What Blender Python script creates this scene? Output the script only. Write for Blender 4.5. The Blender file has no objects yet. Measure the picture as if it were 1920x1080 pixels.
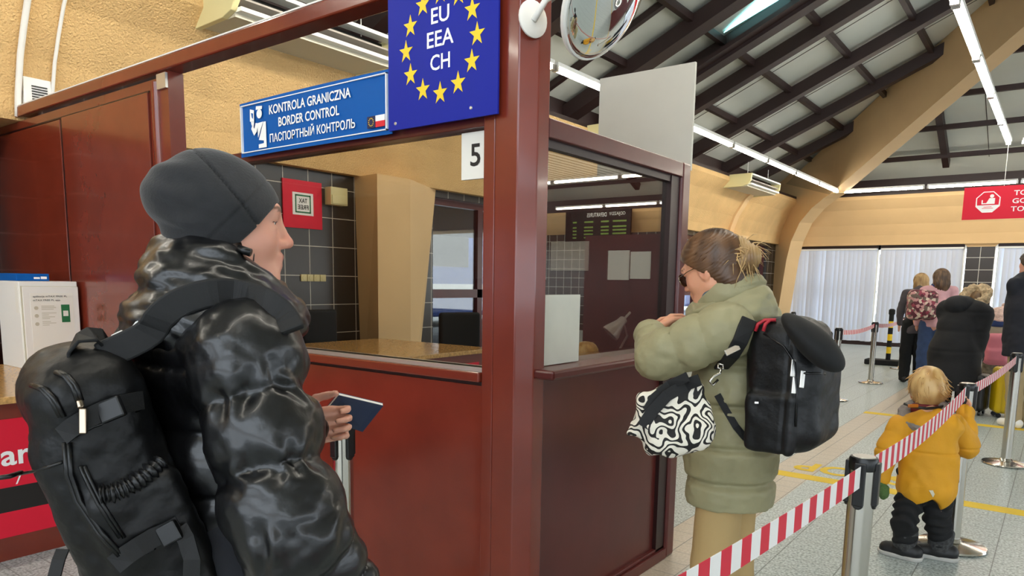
import bpy, bmesh, math, random
import numpy as np
from mathutils import Vector, Matrix
random.seed(7); rng=np.random.default_rng(7)
SC=bpy.context.scene; COL=SC.collection
# ------------------------------------------------------------------ camera
EYE=np.array([0.,0.,1.43]); FPX=1352.28; PCY=712.82
_yaw,_pit,_rol=0.648246,0.134691,0.0152866
_F=np.array([-math.sin(_yaw)*math.cos(_pit),math.cos(_yaw)*math.cos(_pit),-math.sin(_pit)])
_R0=np.array([math.cos(_yaw),math.sin(_yaw),0.]); _U0=np.cross(_R0,_F)
CR=math.cos(_rol)*_R0+math.sin(_rol)*_U0; CU=-math.sin(_rol)*_R0+math.cos(_rol)*_U0
cd=bpy.data.cameras.new('camera'); cam=bpy.data.objects.new('camera',cd); COL.objects.link(cam)
cd.sensor_width=36; cd.lens=FPX/1920*36; cd.shift_y=(PCY-540)/1920; cd.clip_start=.05; cd.clip_end=300
cam.matrix_world=Matrix([[CR[0],CU[0],-_F[0],0],[CR[1],CU[1],-_F[1],0],[CR[2],CU[2],-_F[2],1.43],[0,0,0,1]])
SC.camera=cam
def ray(x,y): return _F+(x-960)/FPX*CR-(y-PCY)/FPX*CU
def at(x,y,ax,v):
    d=ray(x,y); return EYE+d*(v-EYE[ax])/d[ax]
def W(x,y,d): return EYE+ray(x,y)*d
# ------------------------------------------------------------------ light
SC.view_settings.view_transform='Standard'; SC.view_settings.look='None'
SC.view_settings.gamma=1; SC.view_settings.use_curve_mapping=False
SC.view_settings.exposure=.95
wd=bpy.data.worlds.new('World'); SC.world=wd; wd.use_nodes=True
bg=wd.node_tree.nodes['Background']; bg.inputs[0].default_value=(.80,.90,1.0,1); bg.inputs[1].default_value=2.6
SC.cycles.max_bounces=8; SC.cycles.diffuse_bounces=5; SC.cycles.glossy_bounces=4
SC.cycles.transparent_max_bounces=12; SC.cycles.sample_clamp_indirect=6; SC.cycles.use_denoising=True
TUBE_POWER=22.0
# ------------------------------------------------------------------ materials
def lin(h):
    h=h.lstrip('#'); c=[int(h[i:i+2],16)/255 for i in (0,2,4)]
    return tuple(x/12.92 if x<=.04045 else ((x+.055)/1.055)**2.4 for x in c)+(1,)
MATS={}
def mat(name,col,rough=.5,metal=0,var=0,vscale=8,bump=0,bscale=60,spec=.5,emit=0,stretch=None,detail=4,coat=0,sheen=0,bdist=.01):
    m=bpy.data.materials.new(name); m.use_nodes=True; nt=m.node_tree; N=nt.nodes; L=nt.links
    p=N['Principled BSDF']; c=lin(col) if isinstance(col,str) else col
    p.inputs['Base Color'].default_value=c; p.inputs['Roughness'].default_value=rough; p.inputs['Metallic'].default_value=metal
    p.inputs['Specular IOR Level'].default_value=spec
    if coat: p.inputs['Coat Weight'].default_value=coat; p.inputs['Coat Roughness'].default_value=.08
    if sheen: p.inputs['Sheen Weight'].default_value=sheen
    if emit: p.inputs['Emission Color'].default_value=c; p.inputs['Emission Strength'].default_value=emit
    if var or bump:
        tc=N.new('ShaderNodeTexCoord'); mp=N.new('ShaderNodeMapping'); L.new(tc.outputs['Object'],mp.inputs[0])
        if stretch: mp.inputs['Scale'].default_value=stretch
    if var:
        n=N.new('ShaderNodeTexNoise'); n.inputs['Scale'].default_value=vscale; n.inputs['Detail'].default_value=detail; L.new(mp.outputs[0],n.inputs['Vector'])
        r=N.new('ShaderNodeValToRGB'); r.color_ramp.elements[0].position=.3; r.color_ramp.elements[1].position=.7
        r.color_ramp.elements[0].color=tuple(x*(1-var) for x in c[:3])+(1,); r.color_ramp.elements[1].color=tuple(min(1,x*(1+var)) for x in c[:3])+(1,)
        L.new(n.outputs['Fac'],r.inputs[0]); L.new(r.outputs[0],p.inputs['Base Color'])
    if bump:
        n=N.new('ShaderNodeTexNoise'); n.inputs['Scale'].default_value=bscale; n.inputs['Detail'].default_value=3; L.new(mp.outputs[0],n.inputs['Vector'])
        b=N.new('ShaderNodeBump'); b.inputs['Strength'].default_value=bump; b.inputs['Distance'].default_value=bdist
        L.new(n.outputs['Fac'],b.inputs['Height']); L.new(b.outputs[0],p.inputs['Normal'])
    MATS[name]=m; return m
def math_node(nt,op,a,b=None,c=None):
    n=nt.nodes.new('ShaderNodeMath'); n.operation=op
    for i,v in enumerate((a,b,c)):
        if v is None: continue
        if isinstance(v,(int,float)): n.inputs[i].default_value=v
        else: nt.links.new(v,n.inputs[i])
    return n.outputs[0]
def grid_line(nt,co,pitch,off,w):
    f=math_node(nt,'FRACT',math_node(nt,'DIVIDE',math_node(nt,'SUBTRACT',co,off),pitch))
    return math_node(nt,'LESS_THAN',math_node(nt,'ABSOLUTE',math_node(nt,'SUBTRACT',f,.5)),.5) if 0 else math_node(nt,'LESS_THAN',f,w/pitch)
def mix(nt,fac,a,b):
    n=nt.nodes.new('ShaderNodeMix'); n.data_type='RGBA'
    for s,v in ((0,fac),(6,a),(7,b)):
        if isinstance(v,(tuple,float,int)): n.inputs[s].default_value=v
        else: nt.links.new(v,n.inputs[s])
    return n.outputs[2]
def world_pos(nt):
    g=nt.nodes.new('ShaderNodeNewGeometry'); s=nt.nodes.new('ShaderNodeSeparateXYZ'); nt.links.new(g.outputs['Position'],s.inputs[0]); return g,s
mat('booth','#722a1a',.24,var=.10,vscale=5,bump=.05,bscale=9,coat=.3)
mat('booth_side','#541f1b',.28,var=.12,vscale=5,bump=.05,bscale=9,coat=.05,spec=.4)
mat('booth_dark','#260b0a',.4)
mat('stucco','#dcb57b',.85,var=.07,vscale=3,bump=.9,bscale=65,bdist=.02)
mat('plaster','#dcb886',.8,var=.03,vscale=2,bump=.15,bscale=30)
mat('hip','#b89a70',.7,var=.04,vscale=2)
mat('beam','#2c1a17',.5,var=.15,vscale=4)
mat('roof_panel','#c9cabf',.6,var=.05,vscale=1.2,detail=6)
mat('white','#e8e6e0',.5); mat('white_paint','#ecebe4',.35); mat('grey_board','#c4c0b4',.6,var=.02)
mat('cream','#ded39c',.4); mat('ac_grey','#c2bca8',.5); mat('black','#0c0c0d',.35); mat('black_matt','#0b0b0c',.8)
mat('steel','#c9c4bb',.16,1); mat('steel_dark','#9a8a78',.14,1); mat('chrome','#eceae4',.06,1); mat('alu','#cfcdc8',.3,.8)
mat('blue_eu','#1f2a9c',.5,spec=.2); mat('blue_sign','#0b5cab',.5,spec=.2); mat('red','#d81a2c',.5); mat('tape_red','#d8203a',.5); mat('tape_white','#f2eeea',.5); mat('sign_red','#dc1f38',.5,spec=.25)
mat('blue_eu','#1b2796',.5,spec=.15); mat('blue_sign','#0a58a6',.5,spec=.15); mat('yellow','#f6cf22',.5); mat('navy','#15204a',.4)
mat('sign_white','#f6f6f4',.5); mat('paper','#e9e6dc',.6); mat('ink','#17130f',.6); mat('green','#1d6b3f',.5)
mat('ac_vane','#a39a90',.5); mat('floor_yellow','#e6c222',.6,var=.05); mat('blind','#cfd2dc',.7)
mat('mirror','#f4f6f6',.02,1); mat('skyglass','#9ff0f4',.4,emit=2.0)
m=mat('lamp','#fff4dc',.5); 
p=m.node_tree.nodes['Principled BSDF']; p.inputs['Emission Color'].default_value=(1,.94,.82,1); p.inputs['Emission Strength'].default_value=TUBE_POWER
mat('concrete_out','#8f9494',.8,var=.1,vscale=1); mat('train_blue','#2a4c9c',.4); mat('board_text','#6f8a3a',.6)
mat('hair_dark','#2a1c14',.45,var=.3,vscale=30,stretch=(1,1,.05)); mat('navy_cover','#1a2a4a',.45,bump=.2,bscale=300,bdist=.0005)
# granite
m=mat('granite','#c79b5f',.18,var=.3,vscale=55,detail=8)
# frosted sheet
mat('frost','#cfd0c4',.45,var=.05,vscale=6)
def tiles(name,base,grout,axis,pitch,off,w=.007,rough=.25):
    m=mat(name,base,rough); nt=m.node_tree; g,s=world_pos(nt)
    a=grid_line(nt,s.outputs[axis],pitch,off[0],w); b=grid_line(nt,s.outputs[2],pitch,off[1],w)
    f=math_node(nt,'MAXIMUM',a,b); nt.links.new(mix(nt,f,lin(base),lin(grout)),nt.nodes['Principled BSDF'].inputs['Base Color'])
    return m
tiles('tile_left','#39332e','#cfc9bd',1,.30,(-.078,.265)); tiles('tile_back','#3d3733','#cfc9bd',0,.28,(-1.90,.19),.012)
def make_floor():
    m=mat('floor','#bcc3bf',.22); nt=m.node_tree; N=nt.nodes; L=nt.links; g,s=world_pos(nt); P=N['Principled BSDF']
    n=N.new('ShaderNodeTexNoise'); n.inputs['Scale'].default_value=75; n.inputs['Detail'].default_value=3; L.new(g.outputs['Position'],n.inputs['Vector'])
    r=N.new('ShaderNodeValToRGB'); e=r.color_ramp.elements; e[0].position=.36; e[0].color=lin('#7f8a88'); e[1].position=.60; e[1].color=lin('#c9d2d0'); L.new(n.outputs['Fac'],r.inputs[0])
    n2=N.new('ShaderNodeTexNoise'); n2.inputs['Scale'].default_value=1.3; L.new(g.outputs['Position'],n2.inputs['Vector'])
    grey=mix(nt,math_node(nt,'MULTIPLY',n2.outputs['Fac'],.12),r.outputs[0],lin('#9aa39f'))
    r2=N.new('ShaderNodeValToRGB'); e=r2.color_ramp.elements; e[0].position=.3; e[0].color=lin('#b3a591'); e[1].position=.7; e[1].color=lin('#cbbfae'); L.new(n.outputs['Fac'],r2.inputs[0])
    X=s.outputs[0]; strip=math_node(nt,'MULTIPLY',math_node(nt,'GREATER_THAN',X,-1.72),math_node(nt,'LESS_THAN',X,-1.40))
    base=mix(nt,strip,grey,r2.outputs[0])
    a=grid_line(nt,X,.31,-1.722,.0055); a2=math_node(nt,'MULTIPLY',strip,grid_line(nt,X,.155,-1.722,.0055))
    b=grid_line(nt,s.outputs[1],.155,.124,.0045)
    la=math_node(nt,'MAXIMUM',a,a2)
    c=mix(nt,math_node(nt,'MULTIPLY',b,.7),base,lin('#5f625e')); c=mix(nt,math_node(nt,'MULTIPLY',la,.75),c,lin('#4d4f4b'))
    L.new(c,P.inputs['Base Color'])
    rr=N.new('ShaderNodeMapRange'); L.new(n2.outputs['Fac'],rr.inputs[0]); rr.inputs[3].default_value=.30; rr.inputs[4].default_value=.40; L.new(rr.outputs[0],P.inputs['Roughness'])
make_floor()
m=mat('ribbed','#cfcbb8',.6); nt=m.node_tree; g_,s_=world_pos(nt); f_=grid_line(nt,math_node(nt,'ADD',s_.outputs[0],math_node(nt,'MULTIPLY',s_.outputs[1],.0)),.22,0,.07); nt.links.new(mix(nt,f_,lin('#eeece4'),lin('#5a564e')),nt.nodes['Principled BSDF'].inputs['Base Color'])
def glass(name,fac,tint,gl,rough=0.0):
    m=bpy.data.materials.new(name); m.use_nodes=True; nt=m.node_tree; N=nt.nodes; L=nt.links
    N.remove(N['Principled BSDF']); o=N['Material Output']
    t=N.new('ShaderNodeBsdfTransparent'); t.inputs[0].default_value=tint; g=N.new('ShaderNodeBsdfGlossy'); g.inputs['Color'].default_value=gl; g.inputs['Roughness'].default_value=rough
    x=N.new('ShaderNodeMixShader'); x.inputs[0].default_value=fac; L.new(t.outputs[0],x.inputs[1]); L.new(g.outputs[0],x.inputs[2]); L.new(x.outputs[0],o.inputs[0])
    MATS[name]=m
glass('glass_front',.74,(.62,.62,.60,1),(.62,.585,.52,1)); glass('glass_side',.34,(.85,.83,.80,1),(.72,.68,.62,1)); glass('glass_win',.12,(.93,.95,.95,1),(.9,.9,.9,1))
glass('lens',.25,(.10,.08,.09,1),(.9,.9,.9,1))
# ------------------------------------------------------------------ geometry builder
class G:
    def __init__(s): s.v=[]; s.f=[]; s.m=[]
    def add(s,v,f,m=0):
        o=len(s.v); s.v+=[tuple(map(float,q)) for q in v]; s.f+=[tuple(i+o for i in q) for q in f]; s.m+=[m]*len(f); return s
    def box(s,x0,x1,y0,y1,z0,z1,m=0):
        return s.add([(x,y,z) for z in (z0,z1) for y in (y0,y1) for x in (x0,x1)],[(0,2,3,1),(4,5,7,6),(0,1,5,4),(2,6,7,3),(0,4,6,2),(1,3,7,5)],m)
    def prism(s,poly,vec,m=0):
        n=len(poly); a=[np.array(p,float) for p in poly]; vec=np.array(vec,float)
        return s.add(a+[p+vec for p in a],[tuple(range(n-1,-1,-1)),tuple(range(n,2*n))]+[(i,(i+1)%n,n+(i+1)%n,n+i) for i in range(n)],m)
    def obox(s,c,ax,ay,az,h,m=0):      # oriented box: centre, three unit axes, half sizes
        c=np.array(c,float); A=[np.array(q,float)*k for q,k in zip((ax,ay,az),h)]
        return s.add([c+x*A[0]+y*A[1]+z*A[2] for z in (-1,1) for y in (-1,1) for x in (-1,1)],[(0,2,3,1),(4,5,7,6),(0,1,5,4),(2,6,7,3),(0,4,6,2),(1,3,7,5)],m)
    def beam(s,a,b,w,h,up=(0,0,1),m=0): # bar from a to b, its top edge line is a-b
        a=np.array(a,float); b=np.array(b,float); d=b-a; L=np.linalg.norm(d); d/=L; sd=np.cross(d,up); sd/=np.linalg.norm(sd); u=np.cross(sd,d)
        return s.obox((a+b)/2-u*h/2,d,sd,u,(L/2,w/2,h/2),m)
    def tube(s,pts,r,n=10,m=0,flat=None):
        P=[np.array(p,float) for p in pts]; R=r if hasattr(r,'__len__') else [r]*len(P); vs=[]; up=None
        for i,p in enumerate(P):
            t=P[min(i+1,len(P)-1)]-P[max(i-1,0)]; t/=np.linalg.norm(t)+1e-12
            if up is None: up=np.cross(t,(0,0,1) if abs(t[2])<.9 else (1,0,0))
            up=up-t*(up@t); up/=np.linalg.norm(up)+1e-12; b=np.cross(t,up); k=1 if flat is None else flat
            vs+=[p+R[i]*(math.cos(a)*up+math.sin(a)*k*b) for a in [2*math.pi*j/n for j in range(n)]]
        f=[(i*n+j,i*n+(j+1)%n,(i+1)*n+(j+1)%n,(i+1)*n+j) for i in range(len(P)-1) for j in range(n)]
        f+=[tuple(range(n-1,-1,-1)),tuple((len(P)-1)*n+j for j in range(n))]
        return s.add(vs,f,m)
    def lathe(s,prof,c=(0,0,0),n=24,m=0,frame=None):
        ax,ay,az=[np.array(q,float) for q in (frame if frame is not None else ((1,0,0),(0,1,0),(0,0,1)))]; c=np.array(c,float); vs=[]
        for r,z in prof: vs+=[c+z*az+r*(math.cos(2*math.pi*j/n)*ax+math.sin(2*math.pi*j/n)*ay) for j in range(n)]
        k=len(prof); f=[(i*n+j,i*n+(j+1)%n,(i+1)*n+(j+1)%n,(i+1)*n+j) for i in range(k-1) for j in range(n)]
        f+=[tuple(range(n-1,-1,-1)),tuple((k-1)*n+j for j in range(n))]
        return s.add(vs,f,m)
    def ribbon(s,pts,side,w,th=.002,m=0):  # flat strap along pts, width w across side vectors
        P=[np.array(p,float) for p in pts]; vs=[]; n=len(P)
        for i,p in enumerate(P):
            t=P[min(i+1,n-1)]-P[max(i-1,0)]; t/=np.linalg.norm(t); sd=np.array(side[i] if hasattr(side[0],'__len__') else side,float); sd=sd-t*(sd@t); sd/=np.linalg.norm(sd); nn=np.cross(t,sd)
            vs+=[p+sd*w/2+nn*th/2,p-sd*w/2+nn*th/2,p-sd*w/2-nn*th/2,p+sd*w/2-nn*th/2]
        f=[(i*4+j,i*4+(j+1)%4,i*4+4+(j+1)%4,i*4+4+j) for i in range(n-1) for j in range(4)]+[(3,2,1,0),tuple((n-1)*4+j for j in range(4))]
        return s.add(vs,f,m)
def frame_of(d):
    d=np.array(d,float); d/=np.linalg.norm(d); a=np.cross(d,(0,0,1) if abs(d[2])<.9 else (1,0,0)); a/=np.linalg.norm(a); return a,np.cross(d,a),d
def mesh_obj(name,v,f,mats,mi=None,smooth=False,parent=None,base=None,colors=None):
    me=bpy.data.meshes.new(name); v=np.asarray(v,float).reshape(-1,3)
    off=np.array(parent['_o']) if parent is not None else (np.array(base,float) if base is not None else np.array([v[:,0].mean(),v[:,1].mean(),v[:,2].min()]))
    me.from_pydata((v-off).tolist(),[],[tuple(map(int,q)) for q in f])
    for k in (mats if isinstance(mats,(list,tuple)) else [mats]): me.materials.append(MATS[k])
    if mi is not None: me.polygons.foreach_set('material_index',np.asarray(mi,np.int32))
    if colors is not None:
        ca=me.color_attributes.new('col','FLOAT_COLOR','POINT'); ca.data.foreach_set('color',np.asarray(colors,np.float32).ravel())
    if smooth:
        me.polygons.foreach_set('use_smooth',[True]*len(me.polygons))
    me.update(); o=bpy.data.objects.new(name,me); COL.objects.link(o)
    if parent is not None: o.parent=parent
    else: o.location=off
    o['_o']=list(map(float,off)); return o
def put(name,g,mats,parent=None,bevel=0,smooth=False,base=None,angle=None):
    o=mesh_obj(name,g.v,g.f,mats,g.m,smooth,parent,base)
    if bevel:
        b=o.modifiers.new('bevel','BEVEL'); b.width=bevel; b.segments=2; b.limit_method='ANGLE'
    if smooth and angle: o.data.set_sharp_from_angle(angle=math.radians(angle))
    return o
def put_each(name,gs,*a,**k): return [put(name,g,*a,**k) for g in gs]
def tag(o,label,cat,group=None,kind=None):
    o['label']=label; o['category']=cat
    if group: o['group']=group
    if kind: o['kind']=kind
    return o
def thing(name,label,cat,loc=(0,0,0),group=None):
    o=bpy.data.objects.new(name,None); COL.objects.link(o); o.location=[float(x) for x in loc]; o.empty_display_size=.1; o['_o']=[float(x) for x in loc]
    return tag(o,label,cat,group)
def struct(o): o['kind']='structure'; return o
def copy_tree(o,parent=None):
    c=o.copy(); COL.objects.link(c); c.parent=parent
    for ch in list(o.children): copy_tree(ch,c)
    return c
def text(s,origin,right,up,w,h,mats,parent,name='lettering',bold=.0,align='L',th=.0012,mirror=False):
    """one line of text as a mesh: box w x h with lower-left corner at origin"""
    cu=bpy.data.curves.new('t','FONT'); cu.body=s; cu.size=1; cu.offset=bold; cu.resolution_u=3; cu.fill_mode='FRONT'
    o=bpy.data.objects.new('t',cu); COL.objects.link(o); bpy.context.view_layer.update()
    me=bpy.data.meshes.new_from_object(o.evaluated_get(bpy.context.evaluated_depsgraph_get()))
    bpy.data.objects.remove(o); n=len(me.vertices); co=np.zeros(n*3); me.vertices.foreach_get('co',co); co=co.reshape(-1,3)
    f=[tuple(q.vertices) for q in me.polygons]; bpy.data.meshes.remove(me)
    lo=co.min(0); hi=co.max(0); x=(co[:,0]-lo[0])/(hi[0]-lo[0])*w; y=(co[:,1]-lo[1])/(hi[1]-lo[1])*h
    right=np.array(right,float); up=np.array(up,float); nn=np.cross(right,up)
    V=np.array(origin,float)+x[:,None]*right+y[:,None]*up+nn*th
    return mesh_obj(name,V,f,mats,parent=parent)
X3=np.array((1,0,0.)); Y3=np.array((0,1.,0)); Z3=np.array((0,0,1.))
# ================================================================== SETTING
XW=-6.1; YB=19.8
struct(put('floor',G().box(-6.6,12,-8,20.3,-.05,0),'floor'))
prof=[(0,2.53),(.03,2.70),(.12,2.95),(.33,3.30),(.55,3.52)]
# left wall: tiled lower part with window openings, curved stucco fascia above
wl=struct(bpy.data.objects.new('wall_left',None)); COL.objects.link(wl); wl['_o']=[0,0,0]
g=G()
for y0,y1 in ((-8,-4.2),(-2.2,1.72),(2.3,8.2),(9.9,13.8),(15.6,17.2),(19.0,19.9)): g.box(-6.5,-6.2,y0,y1,0,2.60)
for y0,y1 in ((-4.2,-2.2),(8.2,9.9),(13.8,15.6),(17.2,19.0)): g.box(-6.5,-6.2,y0,y1,0,.35); g.box(-6.5,-6.2,y0,y1,2.45,2.6)
g.box(-7.1,-6.97,1.6,2.42,0,2.6).box(-7.0,-6.5,1.6,1.72,0,2.6).box(-7.0,-6.5,2.3,2.42,0,2.6); put('tiled_wall',g,'tile_left',wl)
g=G(); pl=[(XW+a,z) for a,z in prof]+[(XW+.55,3.60),(-7.1,3.60),(-7.1,2.53)]
g.prism([(x,-8,z) for x,z in pl],(0,27.9,0)); put('fascia',g,'stucco',wl)
def pillar(y,w=.44):
    g=G(); hw=w/2
    for z0,z1,e0,e1 in ((0,2.53,.20,.42),):
        a=[(-6.2,y-hw-e0,z0),(-5.72,y-hw,z0),(-5.72,y+hw,z0),(-6.2,y+hw+e0,z0)]; b=[(-6.2,y-hw-e1,z1),(-5.72,y-hw,z1),(-5.72,y+hw,z1),(-6.2,y+hw+e1,z1)]
        g.add(a+b,[(3,2,1,0),(4,5,6,7),(0,1,5,4),(1,2,6,5),(2,3,7,6),(3,0,4,7)])
    # curved rib rising over the fascia
    q=[(XW+a-.0,z) for a,z in prof]
    poly=[(x+.05,y-hw*.55,z) for x,z in q]+[(x-.05,y-hw*.55,z) for x,z in q[::-1]]
    g.prism(poly,(0,w*.55,0))
    put('pillar',g,'plaster',wl)
for y in (10.4,16.0): pillar(y)
g=G(); a=[(-6.2,-1.05,0),(-5.8,-.94,0),(-5.8,-1.42,0),(-6.2,-1.9,0)]; b=[(-6.2,-.98,2.53),(-5.8,-.94,2.53),(-5.8,-1.42,2.53),(-6.2,-2.25,2.53)]
g.add(a+b,[(0,1,2,3),(7,6,5,4),(0,4,5,1),(1,5,6,2),(2,6,7,3),(3,7,4,0)]); put('pillar',g,'plaster',wl)
struct(wl)
n=0
for y0,y1 in ((-4.2,-2.2),(8.2,9.9),(13.8,15.6),(17.2,19.0)):
    n+=1; w=struct(bpy.data.objects.new('window_%d'%n,None)); COL.objects.link(w); w['_o']=[0,0,0]
    g=G().box(-6.36,-6.28,y0,y1,.35,.43).box(-6.36,-6.28,y0,y1,2.37,2.45).box(-6.36,-6.28,y0,y0+.08,.43,2.37).box(-6.36,-6.28,y1-.08,y1,.43,2.37).box(-6.36,-6.28,(y0+y1)/2-.05,(y0+y1)/2+.05,.43,2.37).box(-6.36,-6.28,y0,y1,1.22,1.33)
    put('window_frame',g,'booth_side',w); put('pane',G().box(-6.325,-6.315,y0+.08,y1-.08,.43,2.37),'glass_win',w)
# back wall: fascia, windows with dark frames, tiled piers
wb=struct(bpy.data.objects.new('wall_back',None)); COL.objects.link(wb); wb['_o']=[0,0,0]
pl=[(YB-.1-a,z) for a,z in prof]+[(YB-.65,3.60),(20.3,3.60),(20.3,2.47),(YB-.1,2.47)]
g=G().prism([(-6.5,y,z) for y,z in pl],(18.5,0,0)); put('fascia',g,'plaster',wb)
g=G(); bx=[-1.89,5.0,9.4]
for x in bx: g.box(x,x+.56,YB,YB+.3,0,2.47)
g.box(3.4,4.99,YB+.02,YB+.3,0,2.47).box(5.57,9.39,YB+.02,YB+.3,0,2.47); put('tiled_pier',g,'tile_back',wb)
g=G()
for x in bx: g.prism([(x-.12,YB-.03,2.53),(x+.02,YB-.03,2.40),(x+.54,YB-.03,2.40),(x+.68,YB-.03,2.53)],(0,.2,0))
put('pier_capital',g,'plaster',wb)
def window(i,x0,x1):
    w=struct(bpy.data.objects.new('window_%d'%i,None)); COL.objects.link(w); w['_o']=[0,0,0]
    put('window_frame',G().box(x0,x1,YB+.06,YB+.16,0,.10).box(x0,x1,YB+.02,YB+.16,2.40,2.50).box(x0,x1,YB+.08,YB+.14,1.30,1.37),'booth_dark',w); put_each('jamb',[G().box(x0,x0+.04,YB+.06,YB+.16,.1,2.4),G().box(x1-.04,x1,YB+.06,YB+.16,.1,2.4)],'white_paint',w)  # jambs coloured white as the bright slit of daylight between the blinds
    put('pane',G().box(x0+.06,x1-.06,YB+.105,YB+.115,.1,2.4),'glass_win',w)
    put('mullion',G().box(x0-.035,x0-.005,YB-.02,YB+.08,2.36,2.50).box(x1+.005,x1+.035,YB-.02,YB+.08,2.36,2.5),'white_paint',w)
for i,(a,b) in enumerate(((-6.05,-3.74),(-3.70,-1.93),(-1.29,1.0),(1.04,3.4))): window(i+5,a,b)
def blind(x0,x1,label,seed):
    r=random.Random(seed); t=thing('vertical_blind',label,'blind',((x0+x1)/2,YB,.09),'vertical blinds in the back windows')
    put('headrail',G().box(x0,x1,YB-.02,YB+.05,2.36,2.40),'white_paint',t)
    g=G(); n=int((x1-x0)/.105); st=(x1-x0)/n
    for k in range(n):
        cx=x0+(k+.5)*st; a=r.uniform(.12,.5)*(1 if r.random()<.8 else 1.6); hw=.062; dx,dy=hw*math.cos(a),hw*math.sin(a); zb=.09+r.uniform(0,.02)
        for j in range(4):   # slightly curved slat
            u0,u1=-1+j*.5,-.5+j*.5; c0,c1=.008*(1-u0*u0),.008*(1-u1*u1)
            p0=(cx+u0*dx,YB+.02+u0*dy-c0,zb); p1=(cx+u1*dx,YB+.02+u1*dy-c1,zb)
            g.add([p0,p1,(p1[0],p1[1],2.37),(p0[0],p0[1],2.37),(p0[0],p0[1]+.002,zb),(p1[0],p1[1]+.002,zb),(p1[0],p1[1]+.002,2.37),(p0[0],p0[1]+.002,2.37)],[(0,1,2,3),(5,4,7,6)])
    put('slats',g,'blind',t)
for k,(a,b,l) in enumerate(((-5.80,-3.78,'white vertical blind in the corner window beside the curved column'),(-3.68,-1.95,'white vertical blind in the middle window behind the two long-haired girls'),(-1.27,.98,'white vertical blind right of the narrow dark tiled pier'),(1.06,3.38,'white vertical blind in the farthest right back window'))): blind(a,b,l,k)
# corner column with curved top
dg=np.array((1,-1,0))/math.sqrt(2); sd=np.array((1,1,0))/math.sqrt(2)
def dpt(s,z,o): return np.array((-4.35,18.05,0))+np.array((-s,s,0))+sd*o+Z3*z
cp=[(1.62,0),(1.44,1.12),(1.36,1.7),(1.30,2.12),(1.18,2.58),(.93,3.01),(.57,3.31),(.22,3.49),(-.05,3.58)]
g=G(); fr=[(s,z) for s,z in cp]; poly=[dpt(s,z,-.17) for s,z in fr]+[dpt(-.05,4.3,-.17),dpt(2.1,4.3,-.17),dpt(2.1,0,-.17)]
g.prism(poly,sd*.34); cc=struct(put('trim_1',g,'plaster'))
# ceiling: two sloping planes meeting on the hip beam, dark rafters and purlins under pale panels
SL=.445
def zl(x,o=0): return 4.16+SL*(x+5.5)+o
def zb_(y,o=0): return 4.16+SL*(19.2-y)+o
ce=struct(bpy.data.objects.new('ceiling',None)); COL.objects.link(ce); ce['_o']=[0,0,0]
RX=2.6; PO=.27
g=G(); hy=lambda x: 19.2-(x+5.5)
g.add([(-6.5,-8,zl(-6.5,PO)),(RX,-8,zl(RX,PO)),(RX,hy(RX),zl(RX,PO)),(-6.5,hy(-6.5),zl(-6.5,PO))],[(0,3,2,1)])
g.add([(-6.5,hy(-6.5),zl(-6.5,PO)),(RX,hy(RX),zl(RX,PO)),(12,hy(RX),zl(RX,PO)),(12,hy(-6.5),zl(-6.5,PO))],[(0,3,2,1)])
g.add([(RX,-8,zl(RX,PO)),(12,-8,zl(-6.8,PO)),(12,hy(RX),zl(-6.8,PO)),(RX,hy(RX),zl(RX,PO))],[(0,3,2,1)])
put('roof_panels',g,'roof_panel',ce)
def rafter(y,w,h=.2,o=.2,x1=RX,name='rafter'):
    xe=min(x1,19.2-y-5.5)
    put(name,G().beam((-6.3,y,zl(-6.3,o)),(xe,y,zl(xe,o)),w,h),'beam',ce)
for y,w in ((-3.5,.2),(-.2,.2),(3.4,.2),(5.4,.2),(7.31,.22),(9.46,.27),(11.8,.19),(13.7,.19),(15.7,.19),(17.55,.19)): rafter(y,w)
for y in (4.4,6.4,8.7): rafter(y,.08,.08,.26)
rafter(10.56,.50,.06,.03); rafter(10.56,.16,.30,.24); 
for y in (-6,-2): rafter(y,.2)
for x in (-5.18,-4.23,-3.28,-2.34,-1.40,-.45,.5,1.4):
    put('purlin',G().beam((x,-8,zl(x,.22)),(x,hy(x),zl(x,.22)),.08,.10),'beam',ce)
g=G().box(-6.3,-5.56,-8,19.2,3.60,3.66).box(-6.5,-6.2,-8,19.9,3.6,4.25); put('eave_beam',g,'beam',ce)
g=G().box(-6.3,12,19.22,20.0,3.60,3.66).box(-6.5,12,20.0,20.3,3.6,4.25); put('eave_beam',g,'beam',ce)
for y in (18.88,17.91,16.95,16.0,15.05,14.1): 
    xa=-5.5+(19.2-y); put('purlin',G().beam((xa,y,zb_(y,.10)),(12,y,zb_(y,.10)),.09,.10),'beam',ce)
for x in (-2.40,.0,2.3,4.6,7.): put('rafter',G().beam((x,19.4,zb_(19.4,.26)),(x,max(hy(x),hy(RX)),zb_(max(hy(x),hy(RX)),.26)),.13,.2),'beam',ce)
for k in range(9):    # thin joints between the roof panels
    y=1.0+k*1.95; put('panel_joint',G().beam((-6.3,y,zl(-6.3,PO-.001)),(min(RX,hy(y)-0) if 0 else min(RX,19.2-y-5.5),y,zl(min(RX,19.2-y-5.5),PO-.001)),.012,.006),'beam',ce)
for x in (-1.6,-.75,.8,1.5,3.1):
    put('panel_joint',G().beam((x,19.4,zb_(19.4,PO-.001)),(x,max(hy(x),hy(RX)),zb_(max(hy(x),hy(RX)),PO-.001)),.012,.006),'beam',ce)
def roofpt(x,y,o):
    d=ray(x,y); t=(4.16+SL*5.5+o-EYE[2])/(d[2]-SL*d[0]); return EYE+d*t
put('skylight',G().prism([roofpt(x,y,PO-.03) for x,y in ((1357,62),(1424,-2),(1600,-170),(1640,-110),(1464,-2))],(0,0,.012)),'skyglass',ce)
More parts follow.
